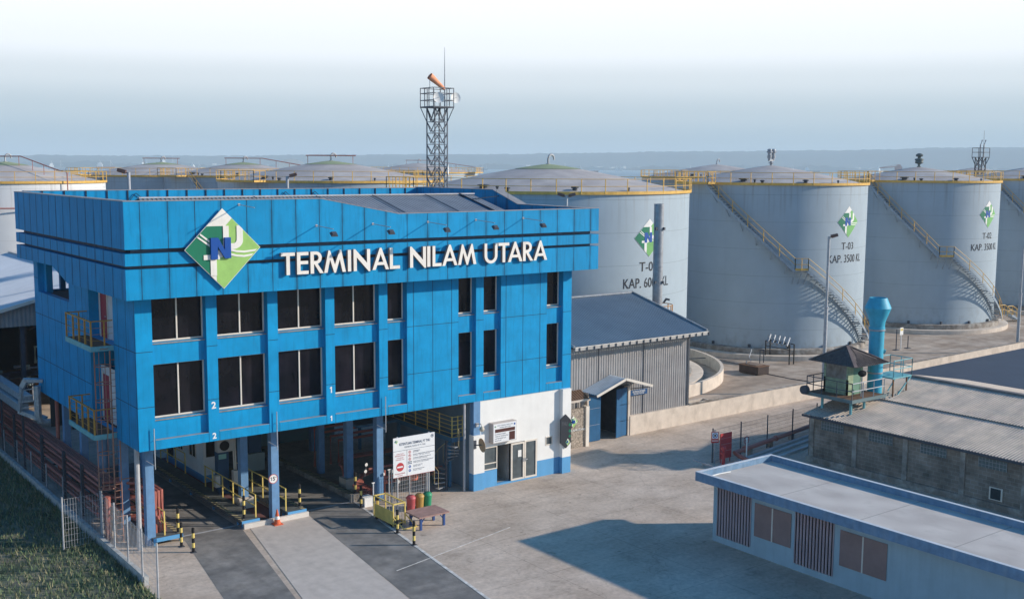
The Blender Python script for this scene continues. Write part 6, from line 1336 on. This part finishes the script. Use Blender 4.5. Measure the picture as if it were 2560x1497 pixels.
s = MB(); s.box(20.5, 26, 0, 20.7, 51, 6.2); s.box(-13, 50.8, 0, 20.7, 51, 9.2); s.box(-13.2, 26, 0, -13, 51, 4.6); s.build('wall', mat('shed_dark_wall', (.05, .07, .09), rough=.9), SHD)  # right side wall added to keep the sun out of the shed
s = MB()
for x in (-8, -3.2, -.5, 1.6, 4.5, 9): s.box(x-.12, 26.2, 0, x+.12, 26.5, 7); s.box(x-.12, 38, 0, x+.12, 38.3, 7.5)
for x in (-3, 0, 2.5): s.obox((x, 27, 6.8), (x+2, 37, 5.2), .15, .15); s.obox((x-1, 30, 3.2), (x+3, 30, 3.4), .2, .3)
s.build('frame', steeld, SHD)
s = MB()
for i in range(26):
    x = rr.uniform(-5, 5); y = rr.uniform(28, 36); z = rr.uniform(.6, 3.2); h = rr.uniform(.4, 1.6); s.tube([(x, y, z), (x, y, z+h), (x+rr.uniform(-1, 1), y, z+h)], rr.uniform(.05, .12), 6, m=i % 3)
s.box(-1.3, 29, 0, -.5, 29.6, 2.4, 1); s.box(1.0, 31, 0, 1.8, 31.6, 2.6, 1)
s.build('process_pipes', [steel, mat('pale_teal', (.30, .42, .42)), mat('orange_paint', (.5, .16, .04))], SHD)

# grass
gm = mat('grass_soil', (.085, .12, .075), rough=1, noise=.45, nscale=.8, col2=(.20, .19, .14), pscale=.5)
s = MB(); s.add([(-60, -14, .006), (-.98, -14, .006), (-.98, 60, .006), (-60, 60, .006)], [(0, 1, 2, 3)]); t = struct(s.build('grass_bed', gm, fix=False))
s = MB(); rg = random.Random(3)
for i in range(30000):
    x = -1.05-rg.random()**1.6*13; y = rg.uniform(-12, 30); a = rg.uniform(0, 6.28); h = rg.uniform(.06, .30); w_ = rg.uniform(.012, .045); dx, dy = math.cos(a)*w_, math.sin(a)*w_; lx, ly = rg.uniform(-.12, .12), rg.uniform(-.12, .12)
    s.add([(x-dx, y-dy, 0), (x+dx, y+dy, 0), (x+lx, y+ly, h)], [(0, 1, 2)], 0 if rg.random() < .7 else 1)
t = s.build('grass', [mat('grass_blade', (.11, .16, .08), rough=.9, noise=.3), mat('dry_grass_blade', (.26, .25, .15), rough=.9)], fix=False); tagp(t, 'rough grass and weeds left of the low kerb wall', 'grass', kind='stuff')

# ================================================================ HAZE
hz = MB(); hz.box(-15000, -2000, -2.8, 15000, 15000, 190); ho = hz.build('haze', [], fix=True)
hm = bpy.data.materials.new('haze'); hm.use_nodes = True; hn = hm.node_tree; hn.nodes.remove(hn.nodes['Principled BSDF'])
pv = hn.nodes.new('ShaderNodeVolumePrincipled'); pv.inputs['Color'].default_value = (.80, .93, 1, 1); pv.inputs['Density'].default_value = 1.9e-4; pv.inputs['Anisotropy'].default_value = .0
hn.links.new(pv.outputs[0], hn.nodes['Material Output'].inputs['Volume']); ho.data.materials.append(hm); tagp(ho, 'pale blue air haze over the harbour', 'haze', kind='stuff')
for o_ in bpy.data.objects:
    if '_base' in o_: del o_['_base']
